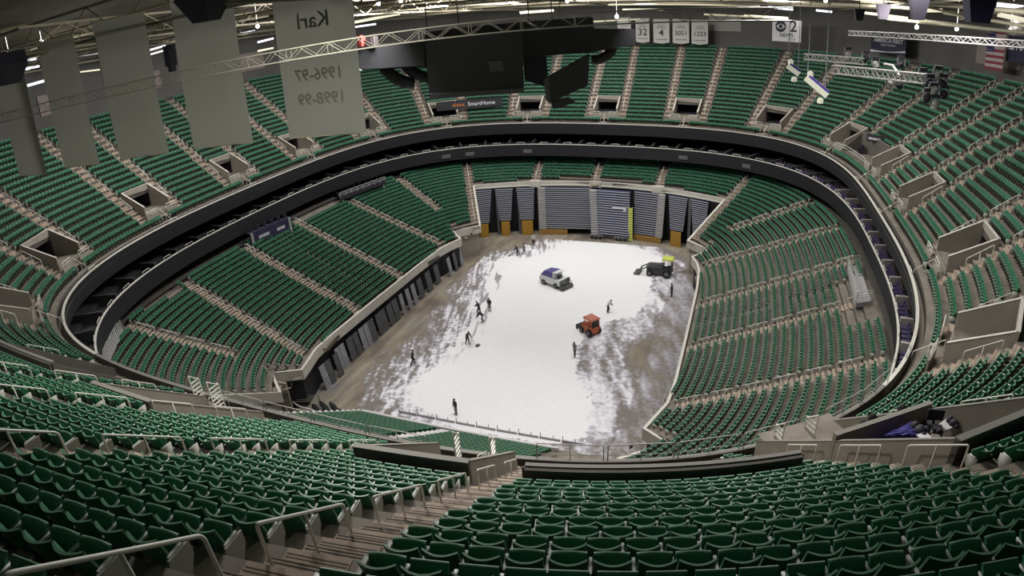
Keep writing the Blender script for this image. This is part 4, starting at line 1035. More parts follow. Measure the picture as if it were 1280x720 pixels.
person((655, 318.5), 'walk', -1.2, 'person in grey walking at the far left ice edge', CLG, CLG)
person((667, 307), 'stand', 3.1, 'person in white top and black trousers before the ochre bleacher base', CLW, CLOTHB, scale=1.12)
person((759.5, 391), 'bend', -.6, 'person in white shirt bending at the right ragged ice edge', CLW, CLOTHB)
person((718.5, 446), 'walk', 2.8, 'person in grey standing below the orange tractor', CLG, CLOTHD)
person((839.5, 371), 'stand', 1.5, 'person in black standing on bare concrete by the right wall', CLOTHB, CLOTHB)
# ------------------------------------------------------------------ roof shell, back walls
ROOF = mat('roof_deck', (.13, .115, .085), .9, noise=.2, nscale=.3); BEAM = mat('roof_steel', (.42, .37, .26), .6); BEAMD = mat('roof_steel_dark', (.16, .15, .12), .7)
WALLU = mat('upper_wall_grey', (.13, .125, .12), .9, noise=.12, nscale=.25); PINK = mat('upper_wall_pinkish', (.30, .25, .24), .9)
TRUSSM = mat('aluminium_truss', (.20, .195, .15), .5, metal=.1); SPK = mat('speaker_black', (.022, .02, .03), .6)
bo = o_out(NROW-1)+3.0; zb_ = z_row(NROW)
struct(ring('wall_upper', [(bo, zb_-1.), (bo, 41.)], [WALLU], [0], nseg=160, s0=242-PER, s1=190)); struct(ring('wall_rear', [(bo+4.5, zb_-1), (bo+4.5, 41.)], [WALLU], [0], nseg=40, s0=188, s1=244))
m = MB(); m.quad((-75, -82, 41), (75, -82, 41), (75, 82, 41), (-75, 82, 41)); struct(m.build('ceiling', ROOF))
def truss(a, b, w, h, n, r, matl, name, label, cat, group=None, kind=None, rbr=None, box=True):
    a, b = np.array(a, float), np.array(b, float); d = (b-a)/np.linalg.norm(b-a); s = np.cross(d, [0, 0, 1.]); s /= np.linalg.norm(s); u = np.cross(s, d)
    m = MB(); rbr = rbr or r*.6
    cs = [(-w/2, -h/2), (w/2, -h/2), (w/2, h/2), (-w/2, h/2)] if box else [(-0., -h/2), (0., h/2)]
    P = lambda t, c: a+(b-a)*t+s*c[0]+u*c[1]
    for c in cs: m.tube([P(0, c), P(1, c)], r, 5)
    for i in range(n):
        t0, t1 = i/n, (i+1)/n
        prs = ((0, 3), (1, 2), (3, 2), (0, 1)) if box else ((0, 1),)
        for p, q in prs:
            if i % 2: p, q = q, p
            m.tube([P(t0, cs[p]), P(t1, cs[q])], rbr, 4)
            if box and i % 3 == 0: m.tube([P(t0, cs[p]), P(t0, cs[q])], rbr, 4)
    o = m.build(name, matl, None, False, off=a); o.location = a
    if kind == 'structure': return struct(o)
    return tag(o, label, cat, group)
# roof joists running across, seen edge on at the very top of the picture
for i, y in enumerate(range(-34, 66, 9)):
    truss((-70, y, 39.3), (70, y, 39.3), .6, 2.2, 40, .11, BEAM if i % 2 else BEAMD, 'ceiling_joist', '', '', kind='structure', rbr=.05, box=False)
for x in (-52, -34, -16, 2, 20, 38, 54):
    truss((x, -40, 38.6), (x, 70, 38.6), .6, 1.6, 34, .10, BEAMD if x % 4 else BEAM, 'ceiling_girder', '', '', kind='structure', rbr=.05, box=False)
# the long catwalk truss across the picture
C_ = CAM
def along(px, d): return CAM+ray(px)*d
TA, TB = along((-40, 158), 46), along((990, 18), 25)
truss(TA, TB, .42, .48, 66, .03, TRUSSM, 'lighting_truss', 'long aluminium lattice truss crossing in front of the hanging banners', 'truss', rbr=.013)
for i, px in enumerate(((340, 55), (700, 18), (130, 108))):
    p = along(px, np.linalg.norm(TA-CAM)*(1-(px[0]+40)/1030)+25*((px[0]+40)/1030)); m = MB(); m.tube([p, [p[0], p[1], 41]], .02, 5); o = m.build('hanging_cable', BEAMD, None, False, off=p); o.location = p
    tag(o, ['thin cable hanging the truss in front of the rightmost banner', 'thin cable hanging the truss above the scoreboard', 'thin cable hanging the truss at the third banner'][i], 'cable')
# ------------------------------------------------------------------ hanging banners
BAN = mat('banner_cloth', (.22, .22, .18), .85, noise=.05, nscale=.35); 
def translucent(mt, col, f=.5):
    nt = mt.node_tree; out = nt.nodes['Material Output']; tr = nt.nodes.new('ShaderNodeBsdfTranslucent'); tr.inputs['Color'].default_value = (*col, 1); mx = nt.nodes.new('ShaderNodeMixShader'); mx.inputs[0].default_value = f
    nt.links.new(nt.nodes['Principled BSDF'].outputs[0], mx.inputs[1]); nt.links.new(tr.outputs[0], mx.inputs[2]); nt.links.new(mx.outputs[0], out.inputs['Surface'])
translucent(BAN, (.145, .145, .122), .6)
BTX = mat('banner_ghost_lettering', (.235, .235, .195), .85); translucent(BTX, (.145, .145, .122), .25)
def text_me(s, size, bold=False, ext=.004):
    c = bpy.data.curves.new('t', 'FONT'); c.body = s; c.size = size; c.align_x = 'CENTER'; c.align_y = 'CENTER'; c.extrude = ext; c.resolution_u = 3; c.offset = .012*size if bold else 0
    o = bpy.data.objects.new('t', c); COL.objects.link(o); dg = bpy.context.evaluated_depsgraph_get(); me = bpy.data.meshes.new_from_object(o.evaluated_get(dg)); bpy.data.objects.remove(o); return me
def text_on(par, s, size, loc, xdir, matl, mirror=False, bold=False, name='lettering', zdir=(0, 0, 1)):
    """flat lettering: reading direction xdir, upright zdir, at loc (local to par)"""
    me = text_me(s, size, bold); x = Vector(xdir).normalized(); z = Vector(zdir).normalized(); n = x.cross(z)
    if mirror: x = -x
    M = Matrix(((x.x, z.x, n.x, loc[0]), (x.y, z.y, n.y, loc[1]), (x.z, z.z, n.z, loc[2]), (0, 0, 0, 1)))
    me.transform(M); me.materials.clear(); me.materials.append(matl); o = bpy.data.objects.new(name, me); COL.objects.link(o)
    if par is not None: o.parent = par
    return o
BZ = 30.3
for i, (pa, pb, tops) in enumerate((((362, 173), (458, 166), 40), ((242, 186), (316, 178), 40), ((150, 199.5), (211, 191), 38.9), ((81, 210), (125, 205), 38.4), ((25.6, 220), (60, 217.5), 37.7))):
    a, b = hit(pa, BZ), hit(pb, BZ); c = (a+b)/2; d = (b-a)[:2]/np.linalg.norm(b-a); n = np.array([d[1], -d[0]]); L = np.linalg.norm(b-a)
    t = thing('hanging_banner', (c[0], c[1], BZ), ['large pale olive banner with faint mirrored dates, nearest and rightmost', 'pale olive hanging banner, second from the right', 'pale olive hanging banner, middle of the five', 'pale olive hanging banner, second from the left', 'pale olive hanging banner, leftmost at the frame edge'][i], 'banner', 'banners hanging at the left')
    m = MB(); rows = []
    zt = tops-BZ
    for z in np.linspace(0, zt, 14):
        rows.append([(d[0]*x*L/2+n[0]*.05*math.sin(x*3+z*.6+i)*(1-z/zt), d[1]*x*L/2+n[1]*.05*math.sin(x*3+z*.6+i)*(1-z/zt), z) for x in np.linspace(-1, 1, 11)])
    m.grid(rows); m.build('cloth', BAN, t, True)
    m = MB(); m.tube([(-d[0]*L/2, -d[1]*L/2, zt), (d[0]*L/2, d[1]*L/2, zt)], .05, 6); m.build('hem_bar', BEAM, t); m = MB(); m.tube([(-d[0]*L/2, -d[1]*L/2, 0), (d[0]*L/2, d[1]*L/2, 0)], .03, 6); m.build('hem_bar', BEAM, t)
    # the photograph shows us the back: the front's lettering ghosts through, mirrored
    for s_, sz, z in {0: (('Karl', .95, 6.4), ('1996-97', .72, 3.45), ('1998-99', .72, 2.1)), 1: (('Jazz', .8, 5.2),) if False else (), }.get(i, ()):
        text_on(t, s_, sz*1.25, (n[0]*.09, n[1]*.09, z), (d[0], d[1], 0), BTX, mirror=True, bold=True)
# ------------------------------------------------------------------ centre hung scoreboard
SB = mat('scoreboard_black', (.045, .045, .05), .6); SB2 = mat('scoreboard_charcoal', (.065, .065, .07), .5); SBL = mat('scoreboard_edge_grey', (.14, .14, .15), .6)
SC = np.array([-.6, -4., 0.])
t = thing('scoreboard', (SC[0], SC[1], 26.), 'huge dark centre hung scoreboard seen from behind above the ice', 'scoreboard'); o0 = np.array([SC[0], SC[1], 26.])
def sb_pt(px, dist_y=0.): return onpl(px, (SC[0], SC[1]+dist_y, 0), (-math.sin(YAW), math.cos(YAW), 0))
def slab(nm, pts, depth, mats, par=t, dy=0.):
    """extrude an outline traced at the scoreboard's distance along the view's horizontal"""
    P = [sb_pt(p, dy) for p in pts]; v = np.array([-math.sin(YAW), math.cos(YAW), 0])*depth; m = MB(); m.prism(P[::-1], (0, 0, 0), v); return m.build(nm, mats, par, False, off=o0)
slab('main_screen', [(531, 47), (653, 41), (655, 116), (537, 124)], 4.5, SB2, dy=-3)
slab('main_screen_sill', [(537, 117.5), (654, 110.5), (655, 115.5), (538, 123.5)], .3, SBL, dy=-3.4)
slab('service_hatch', [(610, 77), (627, 76), (630, 88.5), (613, 89.5)], .12, SBL, dy=-3.2)
slab('halo_beam', [(452, 60), (530, 52), (532, 40), (741, 21), (743, 36), (794, 36.5), (794, 56), (735, 66), (655, 72), (532, 84), (452, 88)], 6., SB, dy=-1.)
slab('halo_left_panel', [(448, 58), (531, 50), (531, 82), (450, 87)], .8, SB2, dy=-1.6)
slab('end_screen', [(685, 97), (737, 68), (735, 107), (688, 128)], 1.2, SB2, dy=-2.)
slab('end_screen_frame', [(681, 99), (686, 96), (689, 129), (684, 127)], 1.6, SBL, dy=-2.2)
slab('inner_truss_panel', [(654, 70), (683, 70), (686, 110), (656, 100)], .5, SB, dy=2.5)
slab('underside_gear', [(689, 128), (702, 124), (712, 122), (719, 127), (704, 134), (692, 136)], .8, mat('scoreboard_gear', (.07, .065, .07), .6), dy=-2.)
for nm, pts, w in (('halo_rib', [(480, 84), (487, 92), (497, 99), (508, 103), (518, 104)], .62), ('halo_rib', [(507, 81), (512, 87), (520, 92), (530, 96), (537, 98)], .55), ('halo_rib', [(740, 75), (750, 74), (758, 70), (764, 64), (767, 55)], .5)):
    m = MB(); m.tube([sb_pt(p, 0.) for p in pts], w, 8); m.build(nm, SB, t, True, off=o0)
for x in (-5, 5):
    for y in (-3, 4):
        m = MB(); m.tube([(x, y, 8.5), (x, y, 15)], .06, 6); m.build('hoist_cable', SB, t)
# ------------------------------------------------------------------ speakers hanging at the upper left, red and grey boxes
for i, (px, d, sz) in enumerate((((9, 86), 38, 1.0), ((255, 2), 34, 1.25))):
    p = along(px, d); t2 = thing('hanging_speaker', p, ['black hanging loudspeaker cluster at the left frame edge', 'black hanging loudspeaker cluster above the second banner from right'][i], 'loudspeaker'); m = MB()
    m.hexa([(-.45*sz, -.35*sz, -.8*sz), (.45*sz, -.35*sz, -.8*sz), (.45*sz, .35*sz, -.8*sz), (-.45*sz, .35*sz, -.8*sz)], [(-.95*sz, -.8*sz, .2*sz), (.95*sz, -.8*sz, .2*sz), (.95*sz, .8*sz, .2*sz), (-.95*sz, .8*sz, .2*sz)])
    m.box((0, 0, .5*sz), (1.8*sz, 1.5*sz, .6*sz)); m.build('cabinet', SPK, t2); m = MB(); m.tube([(0, 0, .7*sz), (0, 0, 41-p[2])], .03, 5); m.build('hanger', BEAMD, t2)
for i, (px, nm, col, lab) in enumerate((((450, 52), 'equipment_box', (.42, .07, .06), 'small red equipment box on the beam beside the rightmost banner'), ((465, 52), 'equipment_box', (.10, .08, .09), 'small grey equipment box beside the red box'))):
    p = sb_pt(px, -1.5); m = MB(); m.box((0, 0, 0), (.85, .8, .95)); m.box((0, 0, .5), (.5, .5, .2)); m.box((0, -.42, 0), (.5, .05, .5)); o = m.build(nm, mat('equip_%d' % i, col, .6)); o.location = p; tag(o, lab, 'box')
# dark movers on the truss: (212,62)
p = along((213, 72), 36); m = MB(); m.box((0, 0, 0), (.42, .5, .9)); m.box((0, 0, .55), (.7, .3, .2)); m.box((0, 0, -.6), (.3, .3, .3)); o = m.build('stage_light', SPK); o.location = p; tag(o, 'black stage light clamped to the long truss between two banners', 'stage light')
# ------------------------------------------------------------------ retired number banners and signs at the far wall
RB = mat('retired_banner', (.42, .41, .39), .8); INK = mat('ink_dark', (.03, .03, .035), .7); INKG = mat('ink_grey', (.18, .18, .18), .7)
YF = 57.
def far_sign(x0, y0, x1, y1, Y=YF):
    a, b = onpl((x0, y1), (0, Y, 0), (0, 1, 0)), onpl((x1, y1), (0, Y, 0), (0, 1, 0)); tz = onpl(((x0+x1)/2, y0), (0, Y, 0), (0, 1, 0))[2]; return a, b, tz
for i, (x0, y0, x1, y1, txt) in enumerate(((772.5, 22, 789, 50, ''), (795, 23, 812, 52, '32'), (817, 24, 837, 53, '4'), (841, 24, 861.5, 53.5, '3051'), (864.5, 25, 885, 54.5, '1223'))):
    a, b, tz = far_sign(x0, y0, x1, y1); c = (a+b)/2; L = b[0]-a[0]; h = tz-c[2]
    t = thing('number_banner', (c[0], YF, c[2]), ['white retired banner half hidden behind the scoreboard arm', 'white retired number banner reading 32', 'white retired number banner reading 4', 'white retired banner reading 3051', 'white retired banner reading 1223'][i], 'banner', 'retired number banners on the far wall')
    m = MB(); m.box((0, 0, h/2), (L, .04, h)); m.prism([(-L/2, -.02, 0), (0, -.02, -.25), (L/2, -.02, 0)], (0, 0, 0), (0, .04, 0)); m.build('cloth', RB, t)
    m = MB(); m.tube([(-L/2, 0, h), (L/2, 0, h)], .04, 5); m.build('hem_bar', BEAM, t)
    if txt: text_on(t, txt, h*.42 if len(txt) < 3 else h*.27, (0, -.05, h*.40), (1, 0, 0), INK, bold=True)
    for zz, ww, hh in ((.13, .72, .045), (.64, .6, .04), (.72, .45, .035)): m = MB(); m.box((0, -.03, h*zz), (L*ww, .02, h*hh)); m.build('small_print', INKG, t)
def wall_sign(q, depth_pt, nrm_, name, label, matl, cat='sign'):
    """rectangular hanging sign whose top-left, top-right, bottom-left pixels lie on a vertical plane"""
    n = np.array([math.cos(nrm_), math.sin(nrm_), 0]); P = [onpl(p, depth_pt, n) for p in q]; bl = P[2]; xd = P[1]-P[0]; xd[2] = 0; L = np.linalg.norm(xd); xd /= L; h = P[0][2]-P[2][2]
    t = thing(name, (bl[0], bl[1], bl[2]), label, cat); fr = np.array([xd[1], -xd[0], 0])
    m = MB(); m.prism([(0, 0, 0), tuple(xd*L), tuple(xd*L+[0, 0, h]), (0, 0, h)], (0, 0, 0), tuple(-fr*.15)); m.build('board', matl, t)
    return t, xd, fr, L, h
sgnW = mat('sign_board_white', (.50, .50, .52), .6); sgnN = mat('sign_board_navy', (.022, .022, .05), .6); sgnTX = mat('sign_text_white', (.55, .55, .58), .6)
t, xd, fr, L, h = wall_sign([(963, 24.5), (999, 26), (965, 51)], (30, 47., 0), PI/2-.45, 'hanging_sign', 'white hanging sign with eye emblem and numeral 2 over NEWS', sgnW)
f_ = fr*.03
m = MB(); c = xd*L*.30+np.array([0, 0, h*.70])+f_
def disc(m, c, r0, r1, ax, k=20, sy=1.):
    for i in range(k):
        a0, a1 = 2*PI*i/k, 2*PI*(i+1)/k
        g = lambda r, a: tuple(c+ax*r*math.cos(a)+np.array([0, 0, r*sy*math.sin(a)]))
        m.quad(g(r0, a0), g(r1, a0), g(r1, a1), g(r0, a1))
R0 = h*.27
disc(m, c, R0*.80, R0, xd); disc(m, c, .001, R0*.36, xd)
for s_ in (1, -1):
    pts = [tuple(c+xd*R0*.8*u+np.array([0, 0, s_*R0*.8*(1-u*u)**.5])) for u in np.linspace(-.95, .95, 10)]; pin = [tuple(c+xd*R0*.8*u+np.array([0, 0, s_*R0*.46*(1-u*u)])) for u in np.linspace(-.95, .95, 10)]; m.grid([pts, pin])
m.build('eye_emblem', INK, t)
text_on(t, '2', h*.74, tuple(xd*L*.74+np.array([0, 0, h*.70])+f_), xd, INK, bold=True); text_on(t, 'NEWS', h*.25, tuple(xd*L*.5+np.array([0, 0, h*.29])+f_), xd, INK, bold=True); text_on(t, 'NOW', h*.15, tuple(xd*L*.68+np.array([0, 0, h*.10])+f_), xd, INKG, bold=True)
t, xd, fr, L, h = wall_sign([(1088, 38), (1132, 40), (1088, 65)], (50, 36., 0), .62, 'hanging_sign', 'navy hanging sign with white AMERICA FIRST lettering and white swoosh', sgnN); f_ = fr*.03
text_on(t, 'AMERICA FIRST', h*.26, tuple(xd*L*.5+np.array([0, 0, h*.58])+f_), xd, sgnTX, bold=True); text_on(t, 'CREDIT UNION', h*.13, tuple(xd*L*.5+np.array([0, 0, h*.38])+f_), xd, sgnTX)
m = MB(); m.grid([[tuple(xd*L*u+np.array([0, 0, h*(.02+.10*u)])+f_) for u in np.linspace(0, 1, 10)], [tuple(xd*L*u+np.array([0, 0, h*(.14-.08*math.sin(u*PI)+.08*u)])+f_) for u in np.linspace(0, 1, 10)]]); m.build('swoosh', sgnTX, t)
t, xd, fr, L, h = wall_sign([(1258, 44), (1310, 47), (1257, 76)], (56, 12., 0), .2, 'hanging_sign', 'navy hanging sign with JAZZ NATION lettering at the right frame edge', sgnN); f_ = fr*.03
text_on(t, 'JAZZ NATION', h*.48, tuple(xd*L*.36+np.array([0, 0, h*.62])+f_), xd, sgnTX, bold=True)
FR, FWH, FBL = mat('flag_red', (.22, .04, .06), .8), mat('flag_white', (.42, .38, .38), .8), mat('flag_blue', (.03, .03, .10), .8)
def flag(q, depth_pt, nrm_, label, dim=1.):
    n = np.array([math.cos(nrm_), math.sin(nrm_), 0]); P = [onpl(p, depth_pt, n) for p in q]; tl = P[0]; xd = P[1]-P[0]; xd[2] = 0; L = np.linalg.norm(xd); xd /= L; h = P[0][2]-P[2][2]
    t = thing('national_flag', (tl[0], tl[1], tl[2]-h), label, 'flag'); fr = np.array([xd[1], -xd[0], 0]); m = MB(); mw = MB(); mb_ = MB()
    for i in range(13):
        z1, z0 = h*(13-i)/13, h*(12-i)/13; tgt = m if i % 2 == 0 else mw
        u0 = .42 if i < 7 else 0.
        tgt.grid([[tuple(xd*L*u+fr*.06*math.sin(u*9)+np.array([0, 0, z])) for u in np.linspace(u0, 1, 8)] for z in (z1, z0)])
    mb_.grid([[tuple(xd*L*u+fr*.06*math.sin(u*9)+np.array([0, 0, z])) for u in np.linspace(0, .42, 6)] for z in (h, h*6/13)])
    m.build('red_stripes', FR, t); mw.build('white_stripes', FWH, t); mb_.build('blue_canton', FBL, t)
    st = MB()
    for r in range(5):
        for c in range(6):
            p = xd*L*.42*(c+.5)/6+np.array([0, 0, h-(h*7/13)*(r+.5)/5])+fr*.09; st.box(tuple(p), (.1, .1, .1))
    st.build('stars', FWH, t)
flag([(1236, 38), (1259, 39), (1233, 86)], (55, 14, 0), .2, 'striped national flag hanging beside the navy sign at right')
flag([(100, 96), (136, 88), (104, 136)], (-56, 4, 0), PI-.25, 'striped national flag visible between two left banners')
t, xd, fr, L, h = wall_sign([(545, 128), (628, 126), (546, 139)], tuple(P3(94.3, 3.0, 0)), PI/2+.45, 'sponsor_sign', 'black SmartHome sign board on the far stand below the scoreboard', mat('sign_black', (.02, .02, .025), .6)); f_ = fr*.03
text_on(t, 'vivint.', h*.62, tuple(xd*L*.34+np.array([0, 0, h*.5])+f_), xd, mat('sign_orange', (.45, .16, .04), .6), bold=True); text_on(t, 'SmartHome', h*.62, tuple(xd*L*.68+np.array([0, 0, h*.5])+f_), xd, sgnTX, bold=True)
# roof beams and wall panels seen between the signs
CRM = mat('roof_beam_cream', (.50, .46, .33), .6)
for p0, p1, d0, d1, r in (((1110, 24), (1290, 42), 74, 62, .16), ((1150, 26), (1238, 37), 70, 66, .2), ((1158, 4), (1290, 16), 62, 52, .2), ((1180, 16), (1290, 34), 64, 55, .14), ((1040, 5), (1160, 12), 78, 70, .18), ((960, 3), (1100, 10), 86, 76, .14), ((1120, 0), (1215, 22), 60, 60, .09), ((1200, 24), (1290, 8), 60, 56, .09),
                          ((0, 20), (120, -4), 64, 66, .12), ((60, 52), (120, 40), 72, 74, .14), ((96, 34), (210, 6), 74, 78, .12), ((0, 72), (60, 56), 66, 70, .12), ((290, 20), (340, 12), 80, 82, .12), ((290, 28), (336, 20), 80, 82, .1), ((440, 12), (640, -4), 88, 90, .12), ((560, 8), (760, 0), 92, 92, .12), ((700, 30), (800, 24), 98, 98, .12), ((760, 6), (950, 8), 92, 90, .12), ((880, 18), (985, 24), 94, 92, .14)):
    a, b = along(p0, d0), along(p1, d1); m = MB(); m.tube([a, b], r, 6); o = m.build('roof_beam', CRM if r > .11 else BEAM, None, False, off=a); o.location = a; struct(o)
PANT = mat('wall_panel_tan', (.27, .245, .215), .85, noise=.1)
for s0, s1, z0, z1, mt in ((9.2, 11.2, 31.4, 34.4, PANT), (13., 15.6, 31.8, 35.6, PANT), (17., 20.2, 31.8, 35.8, PANT), (21.6, 24.2, 31.8, 34.6, PANT), (49.5, 53.5, 33.4, 36.2, mat('wall_panel_pale', (.34, .33, .31), .85)), (113., 118., 32.2, 35.2, PINK), (120., 127., 32.4, 34.6, PINK), (131., 138., 32.4, 35., PINK), (144., 150., 32.2, 34.8, PINK)):
    m = MB(); wall_q(m, s0, bo-.12, s1, bo-.12, z0, z1, z0, z1, .1); struct(m.build('wall_panel', mt))
# ------------------------------------------------------------------ lighting rigs at the right
LITW = mat('work_light_body', (.55, .56, .42), .5, emit=(1, .98, .85), estr=.30); BLUEP = mat('blue_gel', (.10, .06, .45), .5)
ROPE = mat('rope_pale', (.35, .35, .40), .7)
for i, (p0, p1, d) in enumerate((((984, 82), (999, 93), 46), ((1007, 97), (1034, 120), 40))):
    a, b = along(p0, d), along(p1, d); c = (a+b)/2; t = thing('hanging_work_light', c, ['small slanted white light bar hung on ropes, left one', 'larger slanted white light bar hung on ropes with a round lamp below'][i], 'light')
    dd = b-a; L = np.linalg.norm(dd); dd /= L; s_ = np.cross(dd, [0, 0, 1.]); s_ /= np.linalg.norm(s_); u_ = np.cross(s_, dd)
    m = MB(); hw, hh = .19, .17; B = [tuple(-dd*L/2-s_*hw-u_*hh), tuple(-dd*L/2+s_*hw-u_*hh), tuple(dd*L/2+s_*hw-u_*hh), tuple(dd*L/2-s_*hw-u_*hh)]; m.hexa(B, [tuple(np.array(q)+u_*2*hh) for q in B]); m.build('light_bar', LITW, t)
    m = MB(); B = [tuple(np.array(q)+u_*2*hh+dd*.1*(1 if k in (0, 1) else -L*.5)) for k, q in enumerate(B)]; m.hexa(B, [tuple(np.array(q)+u_*.12) for q in B]); m.build('blue_filter', BLUEP, t)
    m = MB(); e = dd*L*.42-u_*.5; m.lathe(tuple(e), [(.05, -.18), (.19, -.14), (.2, .08), (.08, .18)], 12); m.build('round_lamp', LITW, t)
    m = MB(); e = -dd*L*.45+u_*.35; m.lathe(tuple(e), [(.05, -.2), (.18, -.15), (.18, .1), (.05, .2)], 10); m.build('clamp', LITW, t)
    for k in (-.42, .38):
        q = dd*L*k; r_ = MB(); r_.tube([tuple(q), tuple(q+np.array([.1, .2, 41-c[2]-q[2]]))], .03, 5); r_.build('rope', ROPE, t)
for i, (p0, p1, d0, d1, hh, lab) in enumerate((((1063, 41.5), (1330, 59), 66, 44, .42, 'long ladder truss high at the right frame edge'), ((1007, 71), (1082, 77), 58, 55, .5, 'short upper lighting truss left of the moving light cluster'), ((1043, 87), (1158, 99), 50, 45, .6, 'white lighting truss carrying the moving light cluster'))):
    truss(along(p0, d0), along(p1, d1), hh, hh, 34 if i == 0 else 18, .05, mat('truss_bright', (.45, .44, .42), .4), 'lighting_truss', lab, 'truss', rbr=.03)
def mover(px, d, k, lab, w=1.):
    p = along(px, d); t = thing('moving_light', p, lab, 'stage light', 'moving stage lights on the right truss'); r_ = random.Random(k)
    m = MB(); m.box((0, 0, .55*w), (.55*w, .45*w, .25*w)); m.build('base', SPK, t)
    
    for sx in (-.3, .3): y = MB(); y.box((sx*w, 0, .2*w), (.08*w, .25*w, .6*w)); y.build('yoke_arm', GREYM, t)
    h_ = MB(); h_.lathe((0, 0, 0), [(.12*w, -.32*w), (.24*w, -.30*w), (.26*w, .1*w), (.14*w, .3*w)], 12, (r_.uniform(-.8, .8), r_.uniform(-1, .2), r_.uniform(.3, 1))); h_.build('head', [SPK, RB][k % 2], t)
for i, (px, d) in enumerate((((1082, 73), 55), ((1094, 80), 54), ((1126, 80), 52), ((1112, 104), 50), ((1124, 107), 50), ((1153, 96), 46), ((1162, 104), 45), ((1172, 94), 45), ((1178, 104), 45), ((1166, 115), 44), ((1159, 122), 44), ((1168, 130), 44), ((1180, 118), 45), ((1060, 68), 56))):
    mover(px, d, i, 'black and white moving stage light on the right truss, %s from the left' % ordw(sorted([1082, 1094, 1126, 1112, 1124, 1153, 1162, 1172, 1178, 1166, 1159, 1168, 1180, 1060]).index(px[0])), .9)
p0, p1, p2 = along((1105, 80), 50), along((1116, 82), 49), along((1125, 95), 48); m = MB(); m.tube([p0, p1, p2], .09, 6); o = m.build('bent_arm', mat('truss_bright', (.45, .44, .42)), None, False, off=p1); o.location = p1; tag(o, 'bent white arm above the right lighting truss', 'arm')
# box speakers under the right roof
for i, (px, d, w, c) in enumerate((((1104, 14), 52, .85, 0), ((1148, 11), 50, 1.1, 1), ((1074, 18), 58, .75, 1), ((1224, 4), 40, 1.5, 2))):
    p = along(px, d); m = MB(); m.hexa([(-.35*w, -.35*w, -.7*w), (.35*w, -.35*w, -.7*w), (.35*w, .35*w, -.7*w), (-.35*w, .35*w, -.7*w)], [(-.6*w, -.5*w, .6*w), (.6*w, -.5*w, .6*w), (.6*w, .5*w, .6*w), (-.6*w, .5*w, .6*w)]); m.tube([(0, 0, .6*w), (0, 0, 41-p[2])], .04, 5)
    o = m.build('hanging_speaker', [mat('speaker_white', (.26, .23, .29), .6), SPK, mat('speaker_violet', (.03, .025, .07), .6)][c]); o.location = p
    tag(o, ['white hanging loudspeaker under the right roof', 'black hanging loudspeaker right of the white one', 'small black hanging loudspeaker left of the white one', 'large dark violet hanging loudspeaker at top right'][i], 'loudspeaker')
# glowing tubes and bulbs under the roof
TUBE = mat('lamp_tube_glow', (.9, .9, 1.), .5, emit=(.92, .90, 1.), estr=1.6); TUBEW = mat('lamp_tube_warm', (.9, .85, .6), .5, emit=(1, .93, .72), estr=.75); BULB = mat('lamp_bulb_glow', (1, 1, 1), .5, emit=(1, .97, .9), estr=3.)
k = 0
for p0, p1, d, mt, r in (((27, 77), (46, 73), 88, TUBE, .22), ((28, 87), (49, 82), 88, TUBE, .28), ((34, 107), (55, 101), 84, TUBE, .25), ((182, 64), (207, 57), 90, TUBE, .18), ((185, 69), (206, 63), 90, TUBE, .15), ((100, 90), (125, 87), 88, TUBEW, .15), ((301, 41), (319, 37), 92, TUBE, .2),
                         ((322, 53), (342, 48), 92, TUBE, .22), ((322, 64), (342, 60), 92, TUBEW, .2), ((442, 28), (500, 17), 100, TUBEW, .35), ((442, 34), (470, 30), 100, TUBE, .22), ((449, 87), (462, 85.5), 80, TUBE, .2), ((650, 16), (692, 13), 95, TUBEW, .3),
                         ((960, 9), (991, 12), 95, TUBE, .25), ((1020, 13), (1040, 15), 92, TUBE, .22), ((1075, 1), (1106, 4), 80, TUBEW, .3), ((1080, 16), (1135, 23), 76, TUBEW, .25), ((1154, 13), (1178, 13), 70, TUBEW, .3), ((1208, 0), (1222, 4), 60, TUBE, .35), ((1246, 6), (1279, 10), 60, TUBE, .35), ((1247, 18), (1285, 26), 60, TUBEW, .3), ((778, 12), (830, 12), 95, TUBEW, .22), ((930, 20), (985, 23), 95, TUBEW, .3)):
    a, b = along(p0, d), along(p1, d); m = MB(); m.tube([a, b], r*.6, 6); o = m.build('ceiling_light_tube', mt, None, False, off=a); o.location = a
    side = 'left' if p0[0] < 420 else ('middle' if p0[0] < 940 else 'right'); k += 1
    tag(o, '%s glowing light tube under the %s part of the roof, %s from the left' % ('bluish white' if mt is TUBE else 'warm white', side, ordw(k-1)), 'light', 'glowing tubes under the roof')
for i, (px, d) in enumerate(((322, 33), (501, 2.5), (473, 5), (709, 1.5), (52, 52), (11, 66), (1146, 34), (1196, 36), (1263, 38), (1032, 1), (771, 21))):
    px = (px, d); p = along(px, 70); m = MB(); m.lathe(tuple(p), [(.05, -.22), (.2, -.12), (.2, .1), (.08, .24)], 10); m.tube([p+[0, 0, .2], [p[0], p[1], 41]], .02, 4); o = m.build('ceiling_bulb', BULB, None, True, off=p); o.location = p
    tag(o, 'small bright bulb lamp below the roof, %s counted in the upper picture' % ordw(i), 'light', 'small bulb lamps under the roof')
# tan steel tubes slanting at the upper left
for i, (p0, p1, d0, d1, r) in enumerate((((0, 40), (142, 0), 60, 62, .28), ((0, 38), (92, 22), 66, 70, .16), ((138, 20), (208, 9), 70, 72, .1), ((175, 19), (210, 13), 70, 72, .1))):
    m = MB(); a, b = along(p0, d0), along(p1, d1); m.tube([a, b], r, 8); o = m.build('roof_tube', [mat('roof_tube_cream', (.42, .38, .24), .6), BEAM, mat('cable_green', (.25, .42, .12), .5), mat('cable_green', (.25, .42, .12), .5)][i], None, False, off=a); struct(o); o.location = a
